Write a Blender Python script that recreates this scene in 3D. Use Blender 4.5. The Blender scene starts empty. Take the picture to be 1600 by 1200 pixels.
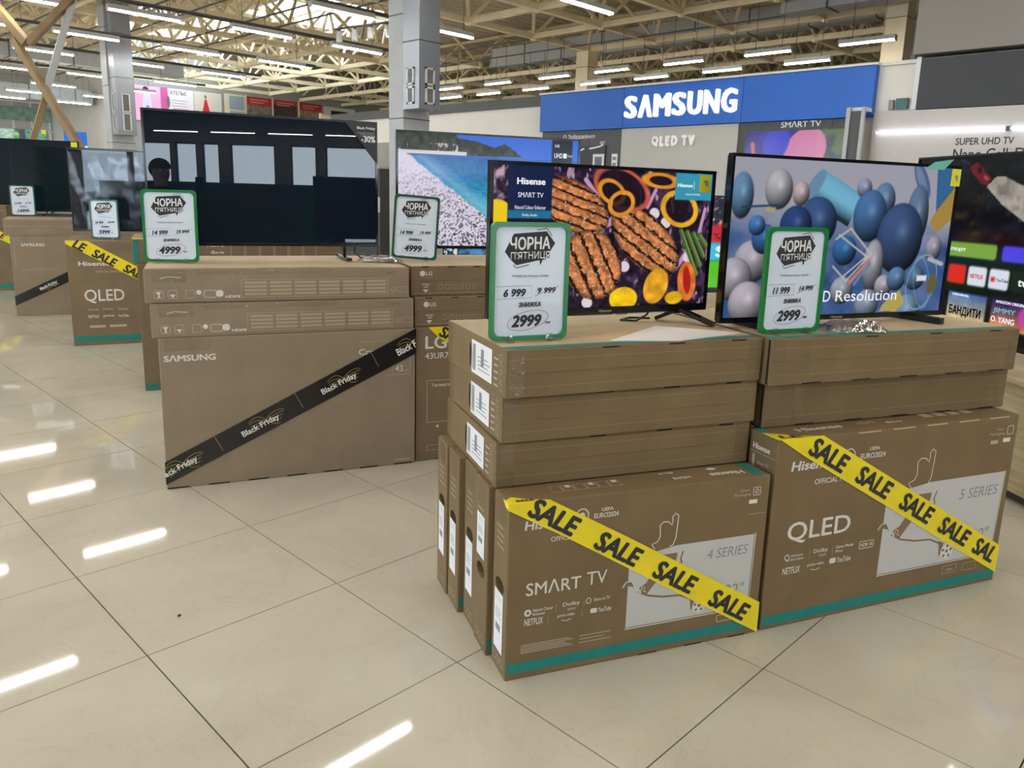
import bpy, bmesh, math, random
import numpy as np
from mathutils import Vector, Matrix

random.seed(11)
rng = np.random.default_rng(11)
SC = bpy.context.scene
COL = SC.collection
R = math.radians

# ------------------------------------------------------------------ camera
CAM = Vector((-1.27886, -5.04169, 1.26514))
YAW, PITCH, ROLL = -0.80039226, 0.20258325, 0.03001512
FPX, CX, CY = 1210.651, 810.14, 554.48
def cam_axes():
    cy, sy, cp, sp = math.cos(YAW), math.sin(YAW), math.cos(PITCH), math.sin(PITCH)
    f = Vector((-sy * cp, cy * cp, -sp)); r = Vector((cy, sy, 0)); u = r.cross(f)
    c, s = math.cos(ROLL), math.sin(ROLL)
    return c * r + s * u, -s * r + c * u, f
RX, UY, FZ = cam_axes()
cd = bpy.data.cameras.new('camera')
cd.sensor_width = 36.0
cd.lens = FPX / 1600 * 36
cd.shift_x = -(CX - 800) / 1600
cd.shift_y = (CY - 600) / 1600
cd.clip_start = 0.05; cd.clip_end = 300
camo = bpy.data.objects.new('camera', cd)
m = Matrix.Identity(4)
for i in range(3):
    m[i][0], m[i][1], m[i][2], m[i][3] = RX[i], UY[i], -FZ[i], CAM[i]
camo.matrix_world = m
COL.objects.link(camo)
SC.camera = camo
def proj(p):
    q = Vector(p) - CAM
    d = q.dot(FZ)
    if d < 0.05: return None
    return CX + FPX * q.dot(RX) / d, CY - FPX * q.dot(UY) / d, d
def in_view(p, mg=250):
    q = proj(p)
    return q is not None and -mg < q[0] < 1600 + mg and -mg < q[1] < 1200 + mg

# ------------------------------------------------------------------ world, exposure
LAMP_POWER = 56.0
SKY_POWER = 11.0
w = bpy.data.worlds.new('world'); SC.world = w; w.use_nodes = True
bg = w.node_tree.nodes['Background']
bg.inputs[0].default_value = (0.80, 0.90, 1.0, 1); bg.inputs[1].default_value = SKY_POWER
SC.view_settings.view_transform = 'Standard'
SC.view_settings.look = 'None'
SC.view_settings.gamma = 1.0
SC.view_settings.use_curve_mapping = False
SC.view_settings.exposure = 0.0

# ------------------------------------------------------------------ materials
def lin(c):
    c = np.asarray(c, float)
    return np.where(c <= 0.04045, c / 12.92, ((c + 0.055) / 1.055) ** 2.4)
def srgb(r, g, b): return tuple(float(x) for x in lin((r / 255, g / 255, b / 255)))
MATS = {}
def mat(name, rgb, rough=0.6, metal=0.0, var=0.0, scale=30.0, bump=0.0, bscale=120.0, spec=0.5, emit=0.0, emit_rgb=None, coat=0.0, stretch=None):
    if name in MATS: return MATS[name]
    ma = bpy.data.materials.new(name); ma.use_nodes = True
    nt = ma.node_tree; b = nt.nodes['Principled BSDF']
    b.inputs['Base Color'].default_value = (*rgb, 1)
    b.inputs['Roughness'].default_value = rough
    b.inputs['Metallic'].default_value = metal
    b.inputs['Specular IOR Level'].default_value = spec
    b.inputs['Coat Weight'].default_value = coat
    if emit:
        b.inputs['Emission Color'].default_value = (*(emit_rgb or rgb), 1)
        b.inputs['Emission Strength'].default_value = emit
    if var or bump:
        tc = nt.nodes.new('ShaderNodeTexCoord'); mp = nt.nodes.new('ShaderNodeMapping')
        nt.links.new(tc.outputs['Object'], mp.inputs[0])
        if stretch: mp.inputs['Scale'].default_value = stretch
    if var:
        n = nt.nodes.new('ShaderNodeTexNoise'); n.inputs['Scale'].default_value = scale; n.inputs['Detail'].default_value = 6
        nt.links.new(mp.outputs[0], n.inputs[0])
        r = nt.nodes.new('ShaderNodeValToRGB')
        lo = [max(0, c * (1 - var)) for c in rgb]; hi = [min(1, c * (1 + var)) for c in rgb]
        r.color_ramp.elements[0].color = (*lo, 1); r.color_ramp.elements[1].color = (*hi, 1)
        r.color_ramp.elements[0].position = .3; r.color_ramp.elements[1].position = .7
        nt.links.new(n.outputs[0], r.inputs[0]); nt.links.new(r.outputs[0], b.inputs['Base Color'])
    if bump:
        n2 = nt.nodes.new('ShaderNodeTexNoise'); n2.inputs['Scale'].default_value = bscale; n2.inputs['Detail'].default_value = 4
        nt.links.new(mp.outputs[0], n2.inputs[0])
        bp = nt.nodes.new('ShaderNodeBump'); bp.inputs['Strength'].default_value = bump; bp.inputs['Distance'].default_value = 0.002
        nt.links.new(n2.outputs[0], bp.inputs['Height']); nt.links.new(bp.outputs[0], b.inputs['Normal'])
    MATS[name] = ma
    return ma
def cardboard(name, rgb):
    ma = mat(name, rgb, rough=.72, var=.08, scale=6, bump=.15, bscale=260, spec=.25)
    nt = ma.node_tree; b = nt.nodes['Principled BSDF']
    ramp = [n for n in nt.nodes if n.type == 'VALTORGB'][0]
    mp = [n for n in nt.nodes if n.type == 'MAPPING'][0]
    fine = nt.nodes.new('ShaderNodeTexNoise'); fine.inputs['Scale'].default_value = 420
    wv = nt.nodes.new('ShaderNodeTexWave'); wv.inputs['Scale'].default_value = 28; wv.inputs['Distortion'].default_value = 1.5
    nt.links.new(mp.outputs[0], fine.inputs[0]); nt.links.new(mp.outputs[0], wv.inputs[0])
    m1 = nt.nodes.new('ShaderNodeMix'); m1.data_type = 'RGBA'; m1.blend_type = 'MULTIPLY'; m1.inputs[0].default_value = .22
    m2 = nt.nodes.new('ShaderNodeMix'); m2.data_type = 'RGBA'; m2.blend_type = 'MULTIPLY'; m2.inputs[0].default_value = .025
    nt.links.new(ramp.outputs[0], m1.inputs[6]); nt.links.new(fine.outputs[0], m1.inputs[7])
    nt.links.new(m1.outputs[2], m2.inputs[6]); nt.links.new(wv.outputs[0], m2.inputs[7])
    nt.links.new(m2.outputs[2], b.inputs['Base Color'])
    return ma
K_HIS = cardboard('cardboard_ochre', (0.232, 0.160, 0.083))
K_SAM = cardboard('cardboard_grey_brown', (0.330, 0.255, 0.178))
K_LG = cardboard('cardboard_brown', (0.245, 0.178, 0.109))
K_TOPLIT = cardboard('cardboard_toplit', (0.60, 0.475, 0.30))  # paler cardboard: overhead light painted into the colour of the carton tops
M_TEAL = mat('print_teal', srgb(20, 128, 122), .6, var=.06)
M_WPRINT = mat('print_white', (0.74, 0.72, 0.68), .6)
M_GPRINT = mat('print_faded_white', (0.47, 0.40, 0.31), .65)
M_FAINT = mat('print_faint', (0.42, 0.34, 0.24), .65)
M_PANEL = mat('print_silver_panel', (0.56, 0.56, 0.55), .55)
M_DPRINT = mat('print_dark', (0.03, 0.028, 0.026), .6)
M_BROWNP = mat('print_brown', (0.22, 0.15, 0.085), .65)
M_PAPER = mat('paper_white', (0.70, 0.79, 0.92), .5, coat=.3)
M_LABEL = mat('label_white', (0.82, 0.82, 0.84), .5)
M_GREYTXT = mat('print_grey', (0.25, 0.25, 0.28), .6)
M_MAGENTA = mat('print_magenta', (0.45, 0.09, 0.20), .6)
M_INK = mat('print_ink', (0.022, 0.025, 0.032), .55)
M_GREEN = mat('plastic_green', srgb(14, 122, 62), .28, spec=.6, var=.03)
M_DGREEN = mat('plastic_dark_green', srgb(14, 82, 55), .3, spec=.6, var=.03)
M_YTAPE = mat('tape_yellow', srgb(243, 222, 28), .28, spec=.6, bump=.35, bscale=22, var=.05, scale=14)
M_BTAPE = mat('tape_black', (0.012, 0.012, 0.014), .22, spec=.6, bump=.12, bscale=18)
M_GOLD = mat('print_gold', (0.42, 0.33, 0.10), .4)
M_WHITE = mat('print_bright_white', (0.85, 0.85, 0.85), .5)
M_BLACKP = mat('plastic_black', (0.012, 0.012, 0.014), .35, var=.1)
M_GLOSSB = mat('plastic_gloss_black', (0.008, 0.008, 0.01), .12)
M_DARKSCR = mat('screen_dark', (0.007, 0.013, 0.024), .008, spec=.55)
M_DARKSCR2 = mat('screen_dark_film', (0.006, 0.014, 0.019), .03, spec=.5, bump=.5, bscale=3)
M_SLOT = mat('slot_dark', (0.012, 0.009, 0.007), .9)
M_YTAG = mat('tag_yellow', srgb(226, 220, 40), .5)
M_CREAM = mat('steel_cream', (0.84, 0.71, 0.48), .5, var=.08, scale=3)
M_DECK = mat('roof_deck', (0.62, 0.52, 0.38), .6, var=.12, scale=1.5)
M_COLG = mat('column_grey', (0.42, 0.43, 0.44), .45, var=.05, scale=4)
M_DUCT = mat('duct_metal', (0.30, 0.32, 0.36), .34, metal=.55, var=.05, scale=3)
M_VENTW = mat('vent_white', (0.66, 0.67, 0.68), .4)
M_VENTD = mat('vent_dark', (0.10, 0.10, 0.10), .7)
M_WALLW = mat('wall_white', (0.76, 0.715, 0.65), .55, var=.03, scale=2)
M_WALLG = mat('wall_grey', (0.30, 0.285, 0.265), .6, var=.05, scale=2)
M_WALLD = mat('wall_dark_cap', (0.055, 0.055, 0.055), .5, var=.05)
M_BLUE = mat('sign_blue', srgb(26, 98, 196), .5, var=.04, scale=2)
M_PDARK = mat('panel_charcoal', (0.055, 0.053, 0.05), .45, var=.1, scale=4)
M_PBLACK = mat('panel_black', (0.028, 0.028, 0.032), .5, var=.05)
M_LAMPB = mat('lamp_housing', (0.60, 0.61, 0.60), .4)
M_TRAY = mat('tray_steel', (0.12, 0.12, 0.125), .5, metal=.4)
M_WOOD = mat('timber_gold', (0.25, 0.165, 0.072), .55, var=.25, scale=4, stretch=(1, 1, .2))
M_OAK = mat('oak_light', (0.50, 0.41, 0.25), .5, var=.22, scale=5, stretch=(1, 1, 9))
M_GROUT = mat('grout_dark', (0.022, 0.018, 0.014), .8, var=.1)
def emis(name, rgb, s):
    if name in MATS: return MATS[name]
    ma = bpy.data.materials.new(name); ma.use_nodes = True; nt = ma.node_tree; nt.nodes.clear()
    e = nt.nodes.new('ShaderNodeEmission'); o = nt.nodes.new('ShaderNodeOutputMaterial')
    e.inputs[0].default_value = (*rgb, 1); e.inputs[1].default_value = s
    nt.links.new(e.outputs[0], o.inputs[0]); MATS[name] = ma
    return ma
M_TUBE = emis('lamp_tube', (1.0, 0.97, 0.90), LAMP_POWER)
M_LETTER = emis('sign_letter_lit', (1.0, 0.99, 0.96), 1.1)
M_LEDBAR = emis('led_bar', (0.80, 0.86, 1.0), 5.0)
M_SCRTXT = emis('screen_text', (0.9, 0.92, 0.95), 0.95)
M_SCRCYAN = emis('screen_cyan', (0.25, 0.75, 0.85), .6)
def clear_mat(name, tint, fac, rough, nscale=45.0, dist=.004):
    ma = bpy.data.materials.new(name); ma.use_nodes = True; nt = ma.node_tree; nt.nodes.clear()
    t = nt.nodes.new('ShaderNodeBsdfTransparent'); g = nt.nodes.new('ShaderNodeBsdfGlossy'); mx = nt.nodes.new('ShaderNodeMixShader'); o = nt.nodes.new('ShaderNodeOutputMaterial')
    t.inputs[0].default_value = (*tint, 1); g.inputs['Roughness'].default_value = rough
    tc = nt.nodes.new('ShaderNodeTexCoord'); n = nt.nodes.new('ShaderNodeTexNoise'); n.inputs['Scale'].default_value = nscale
    bp = nt.nodes.new('ShaderNodeBump'); bp.inputs['Strength'].default_value = .7; bp.inputs['Distance'].default_value = .004 if dist < .1 else .03
    nt.links.new(tc.outputs['Object'], n.inputs[0]); nt.links.new(n.outputs[0], bp.inputs['Height']); nt.links.new(bp.outputs[0], g.inputs['Normal'])
    mx.inputs[0].default_value = fac
    nt.links.new(t.outputs[0], mx.inputs[1]); nt.links.new(g.outputs[0], mx.inputs[2]); nt.links.new(mx.outputs[0], o.inputs[0]); MATS[name] = ma
    return ma
M_CTAPE = clear_mat('tape_clear', (0.95, 0.95, 0.93), .09, .12)
M_FILM = clear_mat('film_clear', (0.9, 0.92, 0.97), .07, .12, 2.0, 1.2)
M_BAG = clear_mat('bag_clear', (0.8, 0.82, 0.86), .34, .08)
M_ACRYL = clear_mat('acrylic_clear', (0.9, 0.92, 0.94), .16, .08)
M_PANE = clear_mat('window_glass', (0.93, 0.96, 0.97), .06, .02)
def screen_mat():
    ma = bpy.data.materials.new('screen_lit'); ma.use_nodes = True; nt = ma.node_tree; b = nt.nodes['Principled BSDF']
    a = nt.nodes.new('ShaderNodeAttribute'); a.attribute_name = 'picture'
    b.inputs['Base Color'].default_value = (0.003, 0.003, 0.004, 1); b.inputs['Roughness'].default_value = .12; b.inputs['Specular IOR Level'].default_value = .22
    nt.links.new(a.outputs['Color'], b.inputs['Emission Color']); b.inputs['Emission Strength'].default_value = .92
    return ma
M_SCREEN = screen_mat()
def tile_mat():
    ma = bpy.data.materials.new('tile_porcelain'); ma.use_nodes = True; nt = ma.node_tree; b = nt.nodes['Principled BSDF']
    g = nt.nodes.new('ShaderNodeNewGeometry')
    n1 = nt.nodes.new('ShaderNodeTexNoise'); n1.inputs['Scale'].default_value = 1.6; n1.inputs['Detail'].default_value = 8; n1.inputs['Distortion'].default_value = .8
    n2 = nt.nodes.new('ShaderNodeTexNoise'); n2.inputs['Scale'].default_value = 3.2; n2.inputs['Detail'].default_value = 10; n2.inputs['Roughness'].default_value = .62; n2.inputs['Distortion'].default_value = 1.2
    nt.links.new(g.outputs['Position'], n1.inputs[0]); nt.links.new(g.outputs['Position'], n2.inputs[0])
    r1 = nt.nodes.new('ShaderNodeValToRGB')
    r1.color_ramp.elements[0].color = (0.500, 0.464, 0.384, 1); r1.color_ramp.elements[0].position = .28
    r1.color_ramp.elements[1].color = (0.605, 0.570, 0.482, 1); r1.color_ramp.elements[1].position = .72
    nt.links.new(n1.outputs[0], r1.inputs[0])
    r2 = nt.nodes.new('ShaderNodeValToRGB')          # thin veins
    for p, c in ((.485, 1.0), (.5, .80), (.512, 1.0)):
        e = r2.color_ramp.elements.new(p); e.color = (c, c * .99, c * .97, 1)
    r2.color_ramp.elements[0].color = (1, 1, 1, 1); r2.color_ramp.elements[-1].color = (1, 1, 1, 1)
    nt.links.new(n2.outputs[0], r2.inputs[0])
    mx = nt.nodes.new('ShaderNodeMix'); mx.data_type = 'RGBA'; mx.blend_type = 'MULTIPLY'; mx.inputs[0].default_value = .32
    nt.links.new(r1.outputs[0], mx.inputs[6]); nt.links.new(r2.outputs[0], mx.inputs[7]); nt.links.new(mx.outputs[2], b.inputs['Base Color'])
    b.inputs['Roughness'].default_value = .04; b.inputs['Specular IOR Level'].default_value = .5
    return ma
M_TILE = tile_mat()

# ------------------------------------------------------------------ mesh helpers
class MB:
    def __init__(s): s.v = []; s.f = []
    def add(s, v, f):
        n = len(s.v); s.v += [tuple(p) for p in v]; s.f += [tuple(i + n for i in q) for q in f]; return s
    def box(s, x0, x1, y0, y1, z0, z1):
        return s.add([(x0, y0, z0), (x1, y0, z0), (x1, y1, z0), (x0, y1, z0), (x0, y0, z1), (x1, y0, z1), (x1, y1, z1), (x0, y1, z1)],
                     [(0, 3, 2, 1), (4, 5, 6, 7), (0, 1, 5, 4), (1, 2, 6, 5), (2, 3, 7, 6), (3, 0, 4, 7)])
    def quad(s, a, b, c, d): return s.add([a, b, c, d], [(0, 1, 2, 3)])
    def bar(s, p, q, wd, ht, up=(0, 0, 1)):
        p = Vector(p); q = Vector(q); d = (q - p).normalized(); u = Vector(up)
        if abs(d.dot(u)) > .97: u = Vector((1, 0, 0))
        r = d.cross(u).normalized() * wd / 2; t = r.cross(d).normalized() * ht / 2
        c = [p - r - t, p + r - t, p + r + t, p - r + t, q - r - t, q + r - t, q + r + t, q - r + t]
        return s.add(c, [(0, 1, 2, 3), (7, 6, 5, 4), (0, 4, 5, 1), (1, 5, 6, 2), (2, 6, 7, 3), (3, 7, 4, 0)])
    def tube(s, pts, r, n=8, cap=True):
        pts = [Vector(p) for p in pts]; rings = []
        for i, p in enumerate(pts):
            d = (pts[min(i + 1, len(pts) - 1)] - pts[max(i - 1, 0)]).normalized()
            u = Vector((0, 0, 1)) if abs(d.z) < .95 else Vector((1, 0, 0))
            a = d.cross(u).normalized(); b = d.cross(a).normalized()
            rr = r[i] if isinstance(r, (list, tuple)) else r
            rings.append([p + (a * math.cos(2 * math.pi * k / n) + b * math.sin(2 * math.pi * k / n)) * rr for k in range(n)])
        base = len(s.v)
        for g in rings: s.v += [tuple(x) for x in g]
        for i in range(len(rings) - 1):
            for k in range(n):
                s.f.append((base + i * n + k, base + i * n + (k + 1) % n, base + (i + 1) * n + (k + 1) % n, base + (i + 1) * n + k))
        if cap:
            s.f.append(tuple(base + k for k in range(n))[::-1]); s.f.append(tuple(base + (len(rings) - 1) * n + k for k in range(n)))
        return s
    def prism(s, poly, a0, a1, axis='y'):
        """extrude a 2D polygon (x,z) along y, or (x,y) along z, or (y,z) along x"""
        n = len(poly)
        mk = {'y': lambda p, a: (p[0], a, p[1]), 'z': lambda p, a: (p[0], p[1], a), 'x': lambda p, a: (a, p[0], p[1])}[axis]
        v = [mk(p, a0) for p in poly] + [mk(p, a1) for p in poly]
        f = [tuple(range(n)), tuple(range(2 * n - 1, n - 1, -1))] + [(i, i + n, (i + 1) % n + n, (i + 1) % n) for i in range(n)]
        return s.add(v, f)
    def build(s, name, ma, parent=None, smooth=False, bevel=0.0, kind=None):
        me = bpy.data.meshes.new(name); me.from_pydata(s.v, [], s.f)
        bm = bmesh.new(); bm.from_mesh(me)
        bmesh.ops.recalc_face_normals(bm, faces=bm.faces)
        if bevel:
            bmesh.ops.bevel(bm, geom=[e for e in bm.edges if len(e.link_faces) == 2 and e.calc_face_angle(0) > .5], offset=bevel, segments=2, affect='EDGES', profile=.6)
        bm.to_mesh(me); bm.free()
        if smooth: me.polygons.foreach_set('use_smooth', [True] * len(me.polygons))
        return link(name, me, ma, parent, kind)
def link(name, me, ma, parent=None, kind=None):
    if ma is not None and not me.materials: me.materials.append(ma)
    o = bpy.data.objects.new(name, me); COL.objects.link(o)
    if parent is not None: o.parent = parent
    if kind: o['kind'] = kind
    return o
def tag(o, label, cat, group=None):
    o['label'] = label; o['category'] = cat
    if group: o['group'] = group
    return o
def thing(name, label, cat, loc, yaw=0.0, group=None):
    o = bpy.data.objects.new(name, None); COL.objects.link(o); o.empty_display_size = .05
    o.location = loc; o.rotation_euler = (0, 0, R(yaw))
    return tag(o, label, cat, group)
def struct(o): o['kind'] = 'structure'; return o
def copy_tree(o, parent=None):
    c = o.copy(); COL.objects.link(c); c.parent = parent
    for ch in o.children: copy_tree(ch, c)
    return c

# ------------------------------------------------------------------ lettering and flat print
TCACHE = {}
def glyphs(txt, bold=0.0, shear=0.0):
    k = (txt, bold, shear)
    if k not in TCACHE:
        cu = bpy.data.curves.new('t', 'FONT'); cu.body = txt; cu.size = 1.0; cu.shear = shear
        cu.resolution_u = 3; cu.fill_mode = 'FRONT'
        ob = bpy.data.objects.new('t', cu)
        me = bpy.data.meshes.new_from_object(ob)
        v = np.array([q.co[:2] for q in me.vertices]) if len(me.vertices) else np.zeros((1, 2))
        f = [tuple(p.vertices) for p in me.polygons]
        nb = len(v)
        if bold > 0:        # heavier strokes: the outline laid over itself a little to each side
            n = len(v); off = [(0, 0), (bold, 0), (-bold, 0), (0, bold * .8), (0, -bold * .8)] + ([(bold * .7, bold * .6), (-bold * .7, bold * .6), (bold * .7, -bold * .6), (-bold * .7, -bold * .6)] if bold > .028 else [])
            f = [tuple(i + k * n for i in q) for k in range(len(off)) for q in f]; v = np.concatenate([v + np.array(o_) for o_ in off])
        lo, hi = v.min(0), v.max(0); sp = np.maximum(hi - lo, 1e-6)
        lay = np.repeat(np.arange(len(v) // nb), nb) * 9e-5
        TCACHE[k] = (np.column_stack([(v - lo) / sp, lay]), f)
        bpy.data.objects.remove(ob); bpy.data.curves.remove(cu); bpy.data.meshes.remove(me)
    return TCACHE[k]
# a surface maps (u, v, lift) to the thing's own coordinates
def s_front(y=0.0): return lambda u, v, e: (u, y - e, v)
def s_left(d): return lambda u, v, e: (-e, d - u, v)
def s_top(h): return lambda u, v, e: (u, v, h + e)
def flat(parent, name, pts, faces, surf, ma, lift=.0007):
    me = bpy.data.meshes.new(name); me.from_pydata([surf(p[0], p[1], lift + (p[2] if len(p) > 2 else 0)) for p in pts], [], faces)
    return link(name, me, ma, parent)
def text(parent, txt, surf, x, y, w, h, ma, bold=0.0, shear=0.0, rot=0.0, lift=.0009, name='lettering', slope=0.0):
    v, f = glyphs(txt, bold, shear); c, s = math.cos(R(rot)), math.sin(R(rot))
    pts = [(x + a * w * c - (b * h + a * w * slope) * s, y + a * w * s + (b * h + a * w * slope) * c, e) for a, b, e in v]
    return flat(parent, name, pts, f, surf, ma, lift)
def textc(parent, txt, surf, cx, cy, w, h, ma, rot=0.0, **k):
    c, s = math.cos(R(rot)), math.sin(R(rot))
    return text(parent, txt, surf, cx - c * w / 2 + s * h / 2, cy - s * w / 2 - c * h / 2, w, h, ma, rot=rot, **k)
def poly(parent, name, pts, surf, ma, lift=.0006): return flat(parent, name, pts, [tuple(range(len(pts)))], surf, ma, lift)
def rect(parent, name, x0, x1, y0, y1, surf, ma, lift=.0006): return poly(parent, name, [(x0, y0), (x1, y0), (x1, y1), (x0, y1)], surf, ma, lift)
def stroke(parent, name, pts, wd, surf, ma, lift=.0009, closed=False):
    P = [Vector((p[0], p[1])) for p in pts]; n = len(P); v = []; f = []
    for i in range(n):
        a = P[(i - 1) % n] if (closed or i > 0) else P[i]; b = P[(i + 1) % n] if (closed or i < n - 1) else P[i]
        d = (b - a); d = d.normalized() if d.length > 1e-9 else Vector((1, 0)); nn = Vector((-d.y, d.x)) * wd / 2
        v += [P[i] + nn, P[i] - nn]
    for i in range(n if closed else n - 1):
        j = (i + 1) % n; f.append((2 * i, 2 * i + 1, 2 * j + 1, 2 * j))
    return flat(parent, name, [tuple(q) for q in v], f, surf, ma, lift)
def oval(cx, cy, rx, ry, rot=0.0, n=36, a0=0, a1=360):
    c, s = math.cos(R(rot)), math.sin(R(rot)); out = []
    for i in range(n if a1 - a0 >= 360 else n + 1):
        t = R(a0 + (a1 - a0) * i / n); x, y = rx * math.cos(t), ry * math.sin(t)
        out.append((cx + c * x - s * y, cy + s * x + c * y))
    return out
def rrect(x0, x1, y0, y1, r, n=5):
    out = []
    for (cx, cy, a) in ((x1 - r, y0 + r, -90), (x1 - r, y1 - r, 0), (x0 + r, y1 - r, 90), (x0 + r, y0 + r, 180)):
        for i in range(n + 1):
            t = R(a + 90 * i / n); out.append((cx + r * math.cos(t), cy + r * math.sin(t)))
    return out

# ================================================================== STRUCTURE
T = 0.6
# ---- floor of porcelain tiles
fl = MB().box(-20, 30, -33, 34, -.06, -.004).build('floor', M_GROUT); struct(fl)
gap = .0019
tme = bpy.data.meshes.new('tile')
_m = MB().box(gap, T - gap, gap, T - gap, -.006, 0)
tme.from_pydata(_m.v, [], _m.f); tme.materials.append(M_TILE)
cand = []
rest = MB()
for i in range(-33, 50):
    for j in range(-55, 57):
        c = (i * T + T / 2, j * T + T / 2, 0); q = proj(c)
        vis = q is not None and q[2] > .4 and -140 < q[0] < 1740 and 250 < q[1] < 1400
        if vis: cand.append((q[2], i, j))
        else: rest.add([(i * T + gap, j * T + gap, 0), (i * T + T - gap, j * T + gap, 0), (i * T + T - gap, j * T + T - gap, 0), (i * T + gap, j * T + T - gap, 0)], [(0, 1, 2, 3)])
cand.sort()
for k, (d, i, j) in enumerate(cand):
    if k < 300:
        o = link('tile', tme, None, fl); o.location = (i * T, j * T, 0)
    else:
        rest.add([(i * T + gap, j * T + gap, 0), (i * T + T - gap, j * T + gap, 0), (i * T + T - gap, j * T + T - gap, 0), (i * T + gap, j * T + T - gap, 0)], [(0, 1, 2, 3)])
rest.build('distant_tiles', M_TILE, fl, kind='stuff')

# ---- roof deck with skylights and space frame
ZB, ZT, AF = 5.0, 6.46, 2.07
ce = bpy.data.objects.new('ceiling', None); COL.objects.link(ce); struct(ce)
SKY = [(8.6, 12.9, 20.8, 25.6), (10.9, 14.2, 15.6, 19.4)]
xs = sorted({-20.2, 30.0} | {v for s in SKY for v in s[:2]}); ys = sorted({-33.0, 34.2} | {v for s in SKY for v in s[2:]})
deck = MB()
for a in range(len(xs) - 1):
    for b in range(len(ys) - 1):
        mx_, my_ = (xs[a] + xs[a + 1]) / 2, (ys[b] + ys[b + 1]) / 2
        if any(s[0] < mx_ < s[1] and s[2] < my_ < s[3] for s in SKY): continue
        deck.box(xs[a], xs[a + 1], ys[b], ys[b + 1], 6.62, 6.72)
deck.build('roof_deck', M_DECK, ce)
rib = MB()
for k in range(70):          # folds of the profiled roof sheet, running along x
    y = 26 - .42 * k
    for x0, x1 in ((2.0, 8.6), (14.2, 30.0)) + (() if (15.6 < y < 19.4) else ((12.9, 14.2),)) + (() if y > 20.8 else ((8.6, 10.9),)) + (() if (y > 20.8 or 15.6 < y < 19.4) else ((10.9, 12.9),)):
        rib.add([(x0, y, 6.62), (x0, y - .06, 6.57), (x0, y - .18, 6.57), (x0, y - .24, 6.62), (x1, y, 6.62), (x1, y - .06, 6.57), (x1, y - .18, 6.57), (x1, y - .24, 6.62)],
                [(0, 1, 5, 4), (1, 2, 6, 5), (2, 3, 7, 6)])
rib.build('roof_folds', M_DECK, ce, kind='stuff')
for s in SKY:
    n = 4
    for k in range(n + 1):
        x = s[0] + (s[1] - s[0]) * k / n
        MB().box(x - .04, x + .04, s[2], s[3], 6.60, 6.74).build('skylight_bar', M_CREAM, ce)
        if k < n: MB().box(x + .04, s[0] + (s[1] - s[0]) * (k + 1) / n - .04, s[2], s[3], 6.70, 6.71).build('skylight_pane', M_PANE, ce)
def frame_field(nx0, nx1, ny0, ny1, x_edge, y_edge):
    """space frame: square grid below, a grid half a bay off above, four diagonals per lower node"""
    X = lambda i: x_edge - AF * i
    Y = lambda j: y_edge + AF * j
    bars = []; chords = []
    for j in range(ny0, ny1 + 1): chords.append(((X(nx1), Y(j), ZB), (X(nx0), Y(j), ZB), .12))
    for i in range(nx0, nx1 + 1): chords.append(((X(i), Y(ny0), ZB), (X(i), Y(ny1), ZB), .12))
    for j in range(ny0, ny1): chords.append(((X(nx1) + AF / 2, Y(j) + AF / 2, ZT), (X(nx0) - AF / 2, Y(j) + AF / 2, ZT), .08))
    for i in range(nx0, nx1): chords.append(((X(i) - AF / 2, Y(ny0) + AF / 2, ZT), (X(i) - AF / 2, Y(ny1) - AF / 2, ZT), .08))
    for i in range(nx0, nx1 + 1):
        for j in range(ny0, ny1 + 1):
            for si, sj in ((-1, -1), (-1, 1), (1, -1), (1, 1)):
                ii = i if si < 0 else i - 1; jj = j if sj > 0 else j - 1
                if nx0 <= ii < nx1 and ny0 <= jj < ny1: bars.append(((X(i), Y(j)), (-si, sj) if False else (-1 if si < 0 else 1, sj)))
    return chords, bars
DIA = {}
for sx in (-1, 1):
    for sy in (-1, 1):
        t = MB().tube([(0, 0, 0), (sx * AF / 2, sy * AF / 2, ZT - ZB)], .044, 6)
        me = bpy.data.meshes.new('truss_diagonal'); me.from_pydata(t.v, [], t.f); me.materials.append(M_CREAM); DIA[(sx, sy)] = me
nodeme = bpy.data.meshes.new('truss_node')
_b = bmesh.new(); bmesh.ops.create_icosphere(_b, subdivisions=2, radius=.11); _b.to_mesh(nodeme); _b.free(); nodeme.materials.append(M_CREAM)
nodes_done = set(); dias = []; nds = []
for (a, b, c, d, xe, ye) in ((0, 6, -5, 0, 15.0, 8.57), (0, 6, 2, 8, 15.0, 8.57), (0, 5, -6, 8, 27.2, 9.6)):
    chords, bars = frame_field(a, b, c, d, xe, ye)
    for p, q, s in chords:
        pts = [Vector(p).lerp(Vector(q), k / 12) for k in range(13)]
        if any(in_view(x, 120) for x in pts): MB().bar(p, q, s, s).build('truss_chord', M_CREAM, ce)
    for (x, y), sg in bars:
        if in_view((x, y, ZB), 160):
            q = proj((x, y, ZB)); dias.append((q[2], x, y, sg))
            if (round(x, 2), round(y, 2)) not in nodes_done:
                nodes_done.add((round(x, 2), round(y, 2))); nds.append((q[2], x, y))
dias.sort(); far = MB()
for k, (d, x, y, sg) in enumerate(dias):
    if k < 300: o = link('truss_diagonal', DIA[sg], None, ce); o.location = (x, y, ZB)
    else: far.tube([(x, y, ZB), (x + sg[0] * AF / 2, y + sg[1] * AF / 2, ZT)], .036, 4)
if far.v: far.build('distant_truss_diagonals', M_CREAM, ce, kind='stuff')
for d, x, y in sorted(nds)[:300]:
    o = link('truss_node', nodeme, None, ce); o.location = (x, y, ZB)

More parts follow.
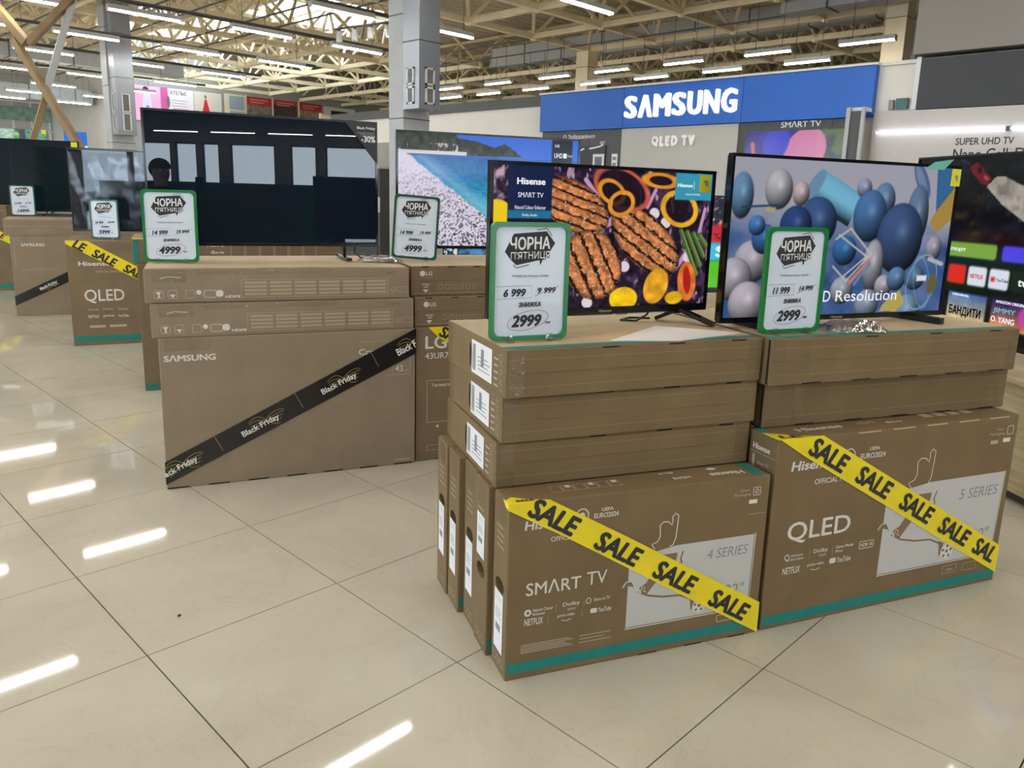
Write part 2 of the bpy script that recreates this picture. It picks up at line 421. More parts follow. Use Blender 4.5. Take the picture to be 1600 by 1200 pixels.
# ---- outer walls
def wall(name, mb, ma): return struct(mb.build(name, ma))
wall('wall_back', MB().box(9.4, 30, 26, 26.2, 0, 6.7), M_WALLG)
wall('wall_back_left', MB().box(-20, 9.6, 34, 34.2, 0, 6.7), M_WALLW)
wall('wall_return', MB().box(9.4, 9.6, 26, 34, 0, 6.7), M_WALLW)
wall('wall_far', MB().box(29.8, 30, -33, 26, 0, 6.7), M_WALLG)
ws = MB().box(-20.2, -20, -33, 34, 4.6, 6.7).box(-20.2, -20, -33, 34, 0, .25).box(-20.2, -20, -33, -8, .25, 4.6)
LW = []
for k in range(8):
    y0 = -7.5 + 5.2 * k; ws.box(-20.2, -20, y0 - .5, y0, .25, 4.6); LW.append((y0, y0 + 4.7))
wall('wall_left', ws, M_WALLW)
for k, (a, b) in enumerate(LW):
    f = MB().box(-20.14, -20.04, a, a + .07, .25, 4.6).box(-20.14, -20.04, b - .07, b, .25, 4.6).box(-20.14, -20.04, a, b, 4.53, 4.6).box(-20.14, -20.04, a, b, .25, .32).box(-20.13, -20.05, (a + b) / 2 - .03, (a + b) / 2 + .03, .32, 4.53).build('window_%d' % (k + 20), M_TRAY); struct(f)
    for c, d in ((a + .07, (a + b) / 2 - .03), ((a + b) / 2 + .03, b - .07)): MB().box(-20.1, -20.09, c, d, .32, 4.53).build('pane', M_PANE, f)
we = MB(); WINS = []
x = -17.3
we.box(-20, 30, -33.2, -33, 3.15, 6.7); we.box(-20, 30, -33.2, -33, 0, .12)
px_ = -20.0
k = 0
for wd, pw in ((2.45, .2), (.97, .25), (.76, .5), (2.0, .69), (1.16, .4), (3.2, .5), (2.4, .5), (2.6, .6)):
    we.box(px_, x, -33.2, -33, .12, 3.15); WINS.append((x, x + wd)); px_ = x + wd; x = px_ + pw
we.box(px_, 30, -33.2, -33, .12, 3.15)
wo = wall('wall_entrance', we, M_WALLG)
for k, (a, b) in enumerate(WINS):
    f = MB().box(a, a + .06, -33.14, -33.04, .12, 3.15).box(b - .06, b, -33.14, -33.04, .12, 3.15).box(a, b, -33.14, -33.04, 3.08, 3.15).box(a, b, -33.14, -33.04, .12, .2).build('window_%d' % (k + 1), M_TRAY); struct(f)
    MB().box(a + .06, b - .06, -33.1, -33.09, .2, 3.08).build('pane', M_PANE, f)
gr = MB().box(-120, 60, -120, -33.3, -.3, -.1).box(-120, -20.3, -33.3, 80, -.3, -.1).build('floor_outside', mat('asphalt_outdoor', (0.20, 0.20, 0.21), .8, var=.2, scale=1)); struct(gr)


# ---- the partition wall with the brand corners (runs along y at x = 8)
wp = MB().box(8.0, 8.16, -7.0, 9.6, 0, 2.79).build('wall_right', M_WALLW); struct(wp)
MB().box(7.96, 8.2, 3.58, 9.6, 2.65, 2.80).build('cap', M_WALLD, wp)
MB().box(7.985, 8.0, 5.2, 9.6, 0, 2.2).build('lower_panel', M_WALLG, wp)
MB().box(7.97, 8.2, -7.0, 3.58, 2.79, 2.83).build('cap', M_WALLW, wp)
struct(MB().box(7.86, 8.3, -7.0, -1.89, 2.86, 6.6).build('wall_bulkhead', mat('wall_warm_grey', (0.235, 0.215, 0.198), .6, var=.03, scale=1)))

def letters3d(parent, word, x, z, h, total, surf_y, ma, depth=.03, bold=.02, name='letter', rel=None):
    """raised letters, each a part of its own"""
    rel = rel or {}
    wd = [rel.get(c, 1.0) for c in word]; gapw = .19
    unit = total / (sum(wd) + gapw * (len(word) - 1)); cx = x
    for c, q in zip(word, wd):
        if c != ' ':
            v, f = glyphs(c, bold); n = len(v); ww = q * unit
            P = [(cx + a * ww, z + b * h, e * 2) for a, b, e in v]
            vs = [(p[0], surf_y - depth - p[2], p[1]) for p in P] + [(p[0], surf_y, p[1]) for p in P]
            cnt = {}
            for g in f:
                for i in range(len(g)):
                    e = (g[i], g[(i + 1) % len(g)]); cnt[frozenset(e)] = cnt.get(frozenset(e), []) + [e]
            fs = list(f) + [(b, a, a + n, b + n) for k in cnt.values() if len(k) == 1 for a, b in k]
            me = bpy.data.meshes.new(name); me.from_pydata(vs, [], fs); link(name, me, ma, parent)
        cx += (q + gapw) * unit
RELS = {'S': .92, 'Λ': 1.0, 'M': 1.2, 'U': .95, 'N': 1.0, 'G': .98, 'I': .4, ' ': .35, 'L': .78, 'E': .8, 'D': .98, 'T': .85, 'V': 1.0, 'Q': 1.1, 'R': .9}
# blue brand sign
t = thing('brand_sign', 'long blue shop sign with white lit letters above the television wall', 'sign', (7.995, 3.56, 2.25), -90)
for a, b in ((0, 1.61), (1.615, 3.46), (3.465, 5.07)):
    MB().box(a, b, -.09, 0, 0, .545).build('panel', M_BLUE, t, bevel=.004)
letters3d(t, 'SΛMSUNG', 1.66, .125, .30, 1.74, -.09, M_LETTER, .05, .034, rel=RELS)
MB().box(-.02, 5.09, -.10, .1, .55, .575).build('top_trim', M_VENTW, t)
# charcoal picture panel
t = thing('brand_wall', 'charcoal wall panel headed with small white lettering left of the grey panel', 'panel', (7.995, 3.55, 0), -90)
MB().box(0, .96, -.03, 0, 0.0, 2.245).build('board', M_PDARK, t)
MB().box(.965, 1.56, -.03, 0, 0.0, 2.245).build('board', M_PDARK, t)
text(t, 'Q Зображення', s_front(-.03), .44, 2.11, .62, .085, M_WHITE, .01)
MB().box(.55, 1.28, -.05, -.03, 1.45, 2.02).build('poster', M_PBLACK, t)
for k, (a, b) in enumerate(((.62, 1.93), (.98, 1.98))):
    stroke(t, 'poster_highlight', [(a, b), (a + .1, b + .012), (a + .2, b + .03), (a + .26, b + .055)], .022, s_front(-.05), M_WHITE)
MB().box(1.06, 1.27, -.056, -.05, 1.68, 1.90).build('poster_picture', M_WALLW, t)
rect(t, 'poster_square', 1.10, 1.23, 1.73, 1.86, s_front(-.057), mat('print_slate', (.12, .15, .22), .5))
MB().box(1.40, 1.50, -.04, -.03, 1.6, 1.90).build('price_card', M_WHITE, t)
for k in range(3): rect(t, 'card_mark', 1.415, 1.485, 1.64 + k * .085, 1.69 + k * .085, s_front(-.041), M_GREYTXT)
text(t, 'ART', s_front(-.03), 1.16, 2.04, .10, .045, M_WHITE, rot=0)
# grey panel with raised white lettering
t = thing('brand_wall', 'pale grey wall panel with raised white lettering under the blue sign', 'panel', (7.995, 1.985, 0), -90)
MB().box(0, 1.84, -.05, 0, 0, 2.245).build('board', mat('panel_pale_grey', (0.50, 0.475, 0.435), .45, var=.03, scale=2), t, bevel=.004)
letters3d(t, 'QLED TV', .55, 1.985, .140, .68, -.05, mat('letter_white', (.95, .95, .94), .4), .035, .09, rel=RELS)
# charcoal panel with television
t = thing('brand_wall', 'charcoal wall panel headed with white lettering right of the grey panel', 'panel', (7.995, .14, 0), -90)
MB().box(0, 1.19, -.03, 0, 0, 2.245).build('board', M_PDARK, t)
MB().box(1.195, 1.45, -.03, 0, 0, 2.245).build('board', M_PDARK, t)
text(t, 'SMΛRT TV', s_front(-.03), .56, 2.17, .50, .072, M_WHITE, .018)
# fin between the two brand corners
t = thing('divider_fin', 'grey framed fin between the blue sign and the white television corner', 'divider', (7.99, -1.33, 0), -90)
MB().box(0, .03, -.32, -.12, 0, 2.31).build('side_panel', M_WALLG, t)
for a, b in ((0, .045), (.165, .2)): MB().box(a, b, -.33, -.29, 0, 2.33).build('post', M_COLG, t)
MB().box(.045, .165, -.315, -.30, 0, 2.29).build('inset', M_PDARK, t)
MB().box(-.0, .2, -.29, -.13, 2.29, 2.33).build('top_rail', M_VENTW, t)
# black panel of the other corner
t = thing('dark_sign_panel', 'blank black sign panel above the white television corner', 'sign', (7.995, -1.965, 2.30), -90)
MB().box(0, 4.2, -.07, 0, 0, .52).build('board', M_PBLACK, t, bevel=.004)
MB().box(-.05, 0, -.075, 0, 0, .54).build('edge_trim', M_VENTW, t)
MB().box(-.30, -.25, -.04, 0, .02, .12).build('socket', M_WALLG, t)
MB().box(-.22, -.10, -.05, 0, .02, .13).build('control_box', mat('plastic_teal', (.03, .12, .11), .4), t)
# white corner below with LED bar
t = thing('brand_wall', 'white wall panel with grey lettering under a glowing light bar', 'panel', (7.995, -1.55, 0), -90)
MB().box(0, 4.6, -.12, 0, 0, 2.29).build('board', mat('panel_white', (0.50, 0.455, 0.425), .4, var=.02), t, bevel=.004)
MB().box(.06, 1.32, -.16, -.12, 2.055, 2.075).build('light_bar', M_LEDBAR, t)
MB().box(1.36, 2.6, -.16, -.12, 2.055, 2.075).build('light_bar', M_LEDBAR, t)
MB().box(1.32, 1.36, -.17, -.12, 2.045, 2.085).build('bar_clip', M_VENTD, t)
text(t, 'SUPER UHD TV', s_front(-.12), .87, 1.915, .53, .072, M_INK, .018)
text(t, 'Nano Cell', s_front(-.12), .86, 1.765, .50, .115, M_INK, .018)
text(t, 'TM', s_front(-.12), 1.375, 1.85, .03, .018, M_GREYTXT)
text(t, 'Display', s_front(-.12), 1.425, 1.74, .40, .14, M_INK, .018)
# low cabinet by the left end of the partition
t = thing('storage_cabinet', 'dark low cabinet with pale shelf against the grey wall behind the pillar', 'cabinet', (7.4, 9.3, 0), -90)
MB().box(0, 2.2, 0, .55, 0, 1.68).build('body', M_PDARK, t, bevel=.006)
MB().box(-.02, 2.22, -.03, .56, 1.68, 1.73).build('shelf_top', M_OAK, t, bevel=.006)
for k in range(3): MB().box(.05 + k * .72, .70 + k * .72, -.012, 0, .1, 1.6).build('door', M_PBLACK, t, bevel=.004)

# ---- columns and ducts
def column(name_label, x0, x1, y0, y1, z1, ma=M_COLG):
    c = MB().box(x0, x1, y0, y1, 0, z1).build('column', ma, bevel=.01); struct(c)
    for z in (2.15, 3.35, 4.55):
        if z < z1: MB().box(x0 - .003, x1 + .003, y0 - .003, y1 + .003, z, z + .012).build('joint', M_WALLD, c)
    return c
column('', 4.76, 5.17, 2.905, 3.20, 6.62)
column('', 5.03, 5.52, 13.75, 14.10, 6.62)
column('', 14.82, 15.22, 8.42, 8.82, 4.95, M_CREAM)
column('', 13.80, 14.16, .33, .72, 6.4, M_CREAM)
def vent_duct(label, x0, x1, y0, y1, z0, z1, vz0, vz1, joints):
    t = thing('ventilation_duct', label, 'duct', (x0, y0, z0)); W, D, H = x1 - x0, y1 - y0, z1 - z0
    MB().box(0, W, 0, D, 0, H).build('casing', M_DUCT, t, bevel=.006)
    for z in joints: MB().box(-.006, W + .006, -.006, D + .006, z - z0, z - z0 + .014).build('joint_flange', M_TRAY, t)
    n = 2
    for face in (0, 1):
        for k in range(n):
            a = vz0 - z0 + (vz1 - vz0) * k / n + .01; b = vz0 - z0 + (vz1 - vz0) * (k + 1) / n - .01
            L = W if face == 0 else D
            mk = (lambda mb, u0, u1, e0, e1, c, d: mb.box(u0, u1, -e1, -e0, c, d)) if face == 0 else (lambda mb, u0, u1, e0, e1, c, d: mb.box(-e1, -e0, u0, u1, c, d))
            u0, u1 = L * .28, L * .72
            fr = MB(); mk(fr, u0, u0 + .025, 0, .014, a, b); mk(fr, u1 - .025, u1, 0, .014, a, b); mk(fr, u0, u1, 0, .014, a, a + .02); mk(fr, u0, u1, 0, .014, b - .02, b)
            g = fr.build('vent_grille', M_VENTW, t)
            bk = MB(); mk(bk, u0 + .02, u1 - .02, 0.001, .004, a + .015, b - .015); bk.build('vent_back', M_VENTD, g)
            for q in range(9):
                sl = MB(); z = a + .03 + (b - a - .06) * q / 8; mk(sl, u0 + .02, u1 - .02, .004, .010, z - .004, z + .004); sl.build('slat', M_WALLG, g)
    return t
vent_duct('grey metal air duct with white grilles on the pillar in mid view', 4.752, 5.075, 2.59, 2.90, 2.25, 6.56, 2.30, 2.74, (3.02, 3.75))
vent_duct('grey metal air duct with white grilles on the far left pillar', 5.06, 5.45, 13.40, 13.745, 2.31, 6.56, 2.38, 3.19, (3.5, 4.4))
# supply ducts under the roof
def duct_run(label, p, q, s, h):
    p = Vector(p); q = Vector(q); L = (q - p).length; yaw = math.degrees(math.atan2(q.y - p.y, q.x - p.x))
    t = thing('ventilation_duct', label, 'duct', p, yaw)
    MB().box(0, L, -s / 2, s / 2, 0, h).build('casing', M_COLG, t, bevel=.01)
    k = 1.5
    while k < L:
        MB().box(k, k + .03, -s / 2 - .015, s / 2 + .015, -.015, h + .015).build('joint_flange', M_TRAY, t); k += 1.5
    return t
duct_run('long rectangular air duct under the roof behind the blue sign', (16.9, 14.0, 5.25), (16.9, -1.0, 5.25), .5, .55)
duct_run('short grey air duct above the cream pillar at upper right', (13.4, .0, 4.75), (13.4, 2.4, 4.75), .5, .42)
duct_run('wide grey air duct across the upper left of the hall', (3.0, 19.4, 4.4), (9.0, 19.4, 4.4), .5, .42)
duct_run('lower grey air duct at the far left of the hall', (2.6, 28.2, 4.15), (9.2, 28.2, 4.15), .6, .5)
t = thing('ventilation_drop', 'bent sheet metal duct drop beside the cream pillar', 'duct', (14.18, .25, 3.05))
MB().prism([(0, 0), (.22, 0), (.22, .75), (.38, 1.05), (.38, 1.45), (0, 1.45)], 0, .3, 'y').build('casing', M_COLG, t, bevel=.006)

# ---- linear ceiling lamps
ORD = ['first', 'second', 'third', 'fourth', 'fifth', 'sixth', 'seventh', 'eighth', 'ninth', 'tenth', 'eleventh', 'twelfth']
ZL = 4.0
def lamp_proto(L, wires=True, along='x'):
    t = thing('linear_lamp', '', 'lamp', (0, 0, ZL))
    sw = (lambda m, x0, x1, y0, y1, z0, z1: m.box(x0, x1, y0, y1, z0, z1)) if along == 'x' else (lambda m, x0, x1, y0, y1, z0, z1: m.box(y0, y1, x0, x1, z0, z1))
    h = MB(); sw(h, 0, L, -.06, .06, .03, .10); h.build('housing', M_LAMPB, t)
    for a, b in ((-.012, 0), (L, L + .012)):
        e = MB(); sw(e, a, b, -.05, .05, 0, .09); e.build('end_cap', M_LAMPB, t)
    d = MB(); sw(d, .01, L - .01, -.03, .03, 0.006, .03); d.build('light_tube', M_TUBE, t)
    if wires:
        for a in (.2, L - .2):
            c = MB(); sw(c, a - .004, a + .004, -.004, .004, .10, .935); c.build('suspension_wire', M_TRAY, t)
    return t
LX = lamp_proto(1.15); LB = lamp_proto(1.15, False); LYp = lamp_proto(.93, True, 'y')
used = set()
def place_lamp(proto, x, y, label, group):
    if proto.name in used: o = copy_tree(proto)
    else: o = proto; used.add(proto.name)
    o.location = (x, y, ZL); tag(o, label, 'lamp', group); return o
ROWS = [(7.5, [2.85, 6.0, 8.78, 11.75, 14.65, 17.6, 20.5, 23.44, 26.45], 'right of the grey pillar'),
        (5.5, [6.2, 8.83, 11.9, 14.8, 18.06, 21.3, 24.05, 26.65, 29.6], 'between the two grey pillars'),
        (3.55, [9.1, 12.0, 14.8, 18.4, 21.3, 24.2], 'at the upper left'),
        (1.85, [.49, 3.55, 6.66, 9.48, 12.15], 'overhead at the left edge')]
for x, ys_, where in ROWS:
    for k, y in enumerate(ys_):
        if x == 5.5 and k > 7: continue
        place_lamp(LX, x, y, '%s glowing linear ceiling lamp from the front in the line %s' % (ORD[k], where), 'linear lamps of the sales hall')
LE = lamp_proto(1.9, False)
for k in range(7):
    o = place_lamp(LE, -17.3 + 2.45 * k, -31.6, '%s lamp of the line mirrored at the top of the large switched-off television' % ORD[k], 'lamps along the entrance windows'); o.location.z = 3.5
for y in (-12.5, -9.6, -6.6, -3.6, -.7):  # unseen rows; the rearmost ones are added to brighten the carton fronts
    for x in (-6.3, -4.3, -2.3, -.3, 1.7, 3.7, 5.7):
        place_lamp(LB, x, y, 'unseen glowing linear ceiling lamp over the entrance half of the hall', 'unseen linear lamps near the entrance')
for y in [1.0 + 2.95 * k for k in range(9)]:
    for x in (-6.2, -4.2, -2.2, -.2):
        place_lamp(LB, x, y, 'glowing linear ceiling lamp over the left aisle outside the picture', 'linear lamps over the left aisle')
for xi, (x, ys_) in enumerate(((12.93, [12.0, 10.2, 8.3, 6.6, 4.76, 2.92, 1.1]), (14.22, [13.5, 11.9, 10.1, 8.1, 6.45, 4.62, 2.74]))):
    for k, y in enumerate(ys_):
        place_lamp(LYp, x, y - .93, '%s thin lit lamp from the left in the %s line behind the blue sign' % (ORD[k], ('upper', 'lower')[xi]), 'linear lamps of the neighbouring hall')
for x0 in (12.93, 14.22): MB().box(x0 - .015, x0 + .015, -.5, 15.5, 4.936, 4.966).build('lamp_rail', M_TRAY, ce)
for x0, y0, y1 in ((7.5, 2.3, 27.2), (5.5, 5.8, 27.2), (3.55, 8.6, 25.0), (1.85, .2, 12.8)):
    for d in (.2, .95): MB().box(x0 + d - .015, x0 + d + .015, y0, y1, 4.936, 4.966).build('lamp_rail', M_TRAY, ce)
# cable trays carrying the lamps
for k, (y, x0, x1) in enumerate(((6.2, 4.2, 8.0), (8.82, 3.4, 9.0), (12.08, 3.0, 9.2), (14.75, 3.0, 9.2), (18.1, 2.8, 9.2))):
    tr = MB().box(x0, x1, -.05, .05, 0, .012).box(x0, x1, -.05, -.045, 0, .05).box(x0, x1, .045, .05, 0, .05).build('cable_tray', M_TRAY)
    tr.location = (0, y + .13, ZL + .13); tag(tr, '%s dark cable tray from the front running above the ceiling lamps' % ORD[k], 'cable tray', 'cable trays over the lamps')
# track with spotlights
t = thing('spotlight_track', 'thin dark lighting track with four spotlights left of the grey pillar', 'track light', (6.75, 7.5, 4.02), -80)
MB().box(0, 1.6, -.018, .018, 0, .03).build('rail', M_TRAY, t)
for k in range(4):
    x = .12 + k * .38
    a = .35 if k == 3 else .1
    h = MB().tube([(x, 0, -.04), (x + a * .18, -.02, -.22)], [.05, .055], 10).build('spot_head', M_LAMPB, t, smooth=False)
    MB().box(x - .02, x + .02, -.02, .02, -.06, 0).build('spot_arm', M_TRAY, h)
    MB().tube([(x + a * .18, -.02, -.221), (x + a * .181, -.0202, -.226)], .046, 10).build('spot_lens', emis('spot_glow', (1, .95, .85), 6.0) if k == 3 else M_VENTW, h)
for x in (.1, 1.5): MB().box(x - .004, x + .004, -.004, .004, .03, .91).build('suspension_wire', M_TRAY, t)

# ---- timber trestle at far left
t = thing('timber_trestle', 'tall crossed timber trestle with a grey steel brace at far left', 'trestle', (2.54, 8.98, 0))
o0 = Vector((2.54, 8.98, 0))
def tb(name, a, b, ma, s): MB().bar(Vector(a) - o0, Vector(b) - o0, s, s * .9).build(name, ma, t, bevel=.008)
tb('timber_beam', (2.29, 9.51, 3.41), (3.33, 7.42, 0.06), M_WOOD, .11)
tb('timber_leg', (1.71, 9.20, 0.06), (2.56, 9.08, 2.62), M_WOOD, .10)
tb('steel_brace', (2.53, 9.10, 2.55), (3.84, 8.92, 6.5), M_COLG, .11)
tb('timber_brace', (2.0, 10.0, 4.2), (2.42, 9.36, 3.35), M_WOOD, .13)
tb('timber_brace', (2.44, 9.36, 3.35), (2.98, 8.95, 4.05), M_WOOD, .12)

# ---- upper shop fronts on the far walls
t = thing('wall_poster', 'pink and white dress poster with a scissors figure on the far wall', 'poster', (9.98, 25.99, 3.6))
MB().box(0, .97, -.03, 0, 0, 1.24).build('board', mat('poster_pink', srgb(232, 170, 205), .5, var=.05), t)
poly(t, 'figure', oval(.48, .62, .16, .40), s_front(-.03), mat('poster_pale', srgb(214, 206, 222), .5))
poly(t, 'head', oval(.44, 1.12, .10, .10), s_front(-.031), mat('poster_dark', srgb(70, 30, 50), .5))
for k in range(6): stroke(t, 'petal', [(.2 + .05 * k, .2 + .04 * k), (.5, .55), (.75 - .05 * k, .25 + .05 * k)], .025, s_front(-.0315), M_WHITE)
t = thing('wall_poster', 'white poster with magenta edge and dark headline on the far wall', 'poster', (10.98, 25.99, 3.6))
MB().box(0, 1.22, -.03, 0, 0, 1.25).build('board', mat('poster_cream', srgb(226, 216, 216), .5, var=.03), t)
rect(t, 'magenta_edge', 0, .25, 0, 1.25, s_front(-.03), mat('poster_magenta', srgb(205, 80, 150), .5))
text(t, 'АТЕЛЬЄ', s_front(-.03), .34, 1.03, .62, .15, M_DPRINT, .015)
for k in range(3): rect(t, 'text_line', .36, 1.0 - .1 * (k % 2), .82 - k * .1, .84 - k * .1, s_front(-.03), M_GREYTXT)
rect(t, 'pink_ribbon', .42, 1.0, .45, .55, s_front(-.03), mat('poster_ribbon', srgb(214, 150, 190), .5))
poly(t, 'mannequin', oval(.25, .75, .07, .22), s_front(-.032), mat('poster_grey', srgb(120, 100, 110), .5))
t = thing('wall_poster', 'pale poster of a red dress on the far wall', 'poster', (12.22, 25.99, 3.6))
MB().box(0, 1.1, -.03, 0, 0, 1.26).build('board', mat('poster_ivory', srgb(214, 203, 190), .5, var=.04), t)
poly(t, 'red_dress', [(.25, .3), (.68, .3), (.56, .72), (.50, .98), (.42, .98), (.37, .72)], s_front(-.03), mat('poster_red', srgb(205, 40, 50), .5))
poly(t, 'figure_head', oval(.46, 1.08, .05, .07), s_front(-.03), mat('poster_skin', srgb(150, 110, 95), .5))
t = thing('shop_window', 'pale framed upper window beside the red framed posters', 'window', (13.45, 25.99, 3.3))
MB().box(0, .85, -.06, 0, 0, 1.6).build('frame', mat('frame_cream', srgb(214, 203, 170), .5), t)
for z0, z1 in ((.06, .95), (1.02, 1.54)): MB().box(.18, .78, -.075, -.06, z0, z1).build('pane', mat('pane_grey_blue', srgb(150, 156, 170), .15), t)
for k, (x0, x1) in enumerate(((14.38, 15.46), (15.56, 16.64), (16.77, 17.83))):
    t = thing('wall_poster', 'red headed shop poster on the far wall, %s from the left of three' % ORD[k], 'poster', (x0, 25.99, 3.5), 0, 'red headed posters')
    W = x1 - x0
    MB().box(0, W, -.03, 0, 0, 1.39).build('board', mat('poster_photo%d' % k, [srgb(120, 105, 95), srgb(70, 58, 60), srgb(150, 120, 100)][k], .5, var=.6, scale=9), t)
    MB().box(0, W, -.04, -.03, 1.08 if k != 1 else 1.2, 1.39).build('header', mat('poster_header_red', srgb(178, 44, 42), .5), t)
    for q in range(2): rect(t, 'header_line', .15, W - .15 - .2 * q, 1.27 - q * .1, 1.30 - q * .1, s_front(-.04), mat('poster_pinkish', srgb(225, 160, 150), .5))
    MB().box(-.06, -.01, -.05, 0, -.2, 1.45).build('frame_post', mat('frame_cream', srgb(214, 203, 170), .5), t)
t = thing('shop_window', 'dark upper window at the right end of the far wall', 'window', (17.95, 25.99, 3.3))
MB().box(0, 1.6, -.05, 0, 0, 1.55).build('frame', M_WALLW, t)
MB().box(.35, 1.2, -.06, -.05, .5, 1.4).build('pane', M_PBLACK, t)
t = thing('wooden_booth', 'pale slatted booth frame beyond the partition beside the grey pillar', 'booth', (13.2, 18.5, 0))
for x in (0, 1.75): MB().box(x, x + .1, 0, .1, 0, 3.75).build('post', M_OAK, t)
MB().box(.1, 1.75, .02, .08, 3.1, 3.7).build('slat_top', M_OAK, t); MB().box(.1, 1.75, .02, .08, 2.9, 2.98).build('rail', M_OAK, t); MB().box(.9, .98, .02, .08, .1, 3.1).build('mullion', M_OAK, t)
t = thing('shop_window', 'white mullioned shop front at the far left end of the hall', 'window', (4.5, 33.9, 2.2))
MB().box(0, 4.9, -.02, 0, 0, 3.4).build('backing', mat('front_grey', (.52, .51, .48), .4, var=.05), t)
for k in range(8): MB().box(k * .68, k * .68 + .06, -.1, -.02, .0, 2.3).build('mullion', M_WHITE, t)
for z in (1.15, 2.3): MB().box(0, 4.9, -.1, -.02, z, z + .06).build('rail', M_WHITE, t)
MB().box(2.9, 4.8, -.15, -.1, 1.55, 2.1).build('green_sign', mat('sign_pale_green', srgb(130, 165, 150), .5, var=.35, scale=4), t)
t = thing('shop_sign', 'small blue and white sign low between the far left pillar and the trestle', 'sign', (8.0, 27.5, 0))
MB().box(0, .75, -.08, 0, 2.6, 3.1).build('board', M_BLUE, t)
MB().box(0, .75, -.08, 0, 2.5, 2.6).build('lower_strip', M_WHITE, t)
for x in (.1, .6): MB().box(x, x + .05, -.05, 0, 0, 2.5).build('post', M_TRAY, t)

# ================================================================== SCREEN PICTURES (numpy, stored as point colours of the screen mesh)
def vnoise(nx, ny, fx, fy, seed=0, octv=4):
    g = np.random.default_rng(seed); out = np.zeros((ny, nx)); amp = 1; tot = 0
    for o in range(octv):
        ax, ay = int(fx * 2 ** o) + 2, int(fy * 2 ** o) + 2
        grid = g.random((ay, ax)); u = np.linspace(0, ax - 1.001, nx); v = np.linspace(0, ay - 1.001, ny)
        iu, iv = u.astype(int), v.astype(int); fu, fv = (u - iu)[None, :], (v - iv)[:, None]
        fu = fu * fu * (3 - 2 * fu); fv = fv * fv * (3 - 2 * fv)
        a = grid[iv][:, iu]; b = grid[iv][:, iu + 1]; c = grid[iv + 1][:, iu]; d = grid[iv + 1][:, iu + 1]
        out += amp * ((a * (1 - fu) + b * fu) * (1 - fv) + (c * (1 - fu) + d * fu) * fv); tot += amp; amp *= .5
    return out / tot
class Pic:
    def __init__(s, nx, ny, bgc, asp=16 / 9):
        s.nx, s.ny, s.asp = nx, ny, asp
        s.x, s.y = np.meshgrid(np.linspace(0, asp, nx), np.linspace(0, 1, ny)); s.a = np.zeros((ny, nx, 3)) + np.array(bgc) / 255
        s.aa = 1.2 / ny
    def mix(s, mk, c):
        c = np.asarray(c, float) / 255
        s.a = s.a * (1 - mk[..., None]) + c * mk[..., None]
    def ss(s, d): return np.clip(.5 - d / s.aa / 2, 0, 1)
    def ell(s, cx, cy, rx, ry, rot=0):
        c, k = math.cos(R(rot)), math.sin(R(rot)); dx, dy = s.x - cx, s.y - cy
        u, v = (c * dx + k * dy) / rx, (-k * dx + c * dy) / ry
        return u, v, s.ss((np.hypot(u, v) - 1) * min(rx, ry))
    def poly(s, pts):
        ins = np.zeros(s.x.shape, bool); n = len(pts)
        for i in range(n):
            (x0, y0), (x1, y1) = pts[i], pts[(i + 1) % n]
            if y0 == y1: continue
            cr = ((s.y >= y0) != (s.y >= y1)) & (s.x < (x1 - x0) * (s.y - y0) / (y1 - y0) + x0); ins ^= cr
        return ins.astype(float)
    def rect(s, x0, x1, y0, y1, r=0.0):
        dx = np.maximum(x0 + r - s.x, s.x - x1 + r); dy = np.maximum(y0 + r - s.y, s.y - y1 + r)
        return s.ss(np.hypot(np.maximum(dx, 0), np.maximum(dy, 0)) + np.minimum(np.maximum(dx, dy), 0) - r)
    def line(s, p, q, wd):
        p, q = np.array(p), np.array(q); d = q - p; t = np.clip(((s.x - p[0]) * d[0] + (s.y - p[1]) * d[1]) / (d @ d), 0, 1)
        return s.ss(np.hypot(s.x - p[0] - t * d[0], s.y - p[1] - t * d[1]) - wd / 2)
    def noise(s, fx, fy, seed=0, octv=4): return vnoise(s.nx, s.ny, fx, fy, seed, octv)
    def ball(s, cx, cy, r, col, ry=None, hl=.55):
        u, v, mk = s.ell(cx, cy, r, ry or r); nz = np.sqrt(np.clip(1 - u * u - v * v, 0, 1))
        sh = np.clip(.42 + .62 * (-.35 * u - .55 * v + .7 * nz), .2, 1.15); c = np.array(col) / 255
        hi = np.clip(1 - np.hypot(u - .1, v + .2) / .45, 0, 1)[..., None] ** 1.5 * hl * .35
        img = np.clip(c * sh[..., None] + hi * np.array([.9, .9, .8]), 0, 1); s.a = s.a * (1 - mk[..., None]) + img * mk[..., None]
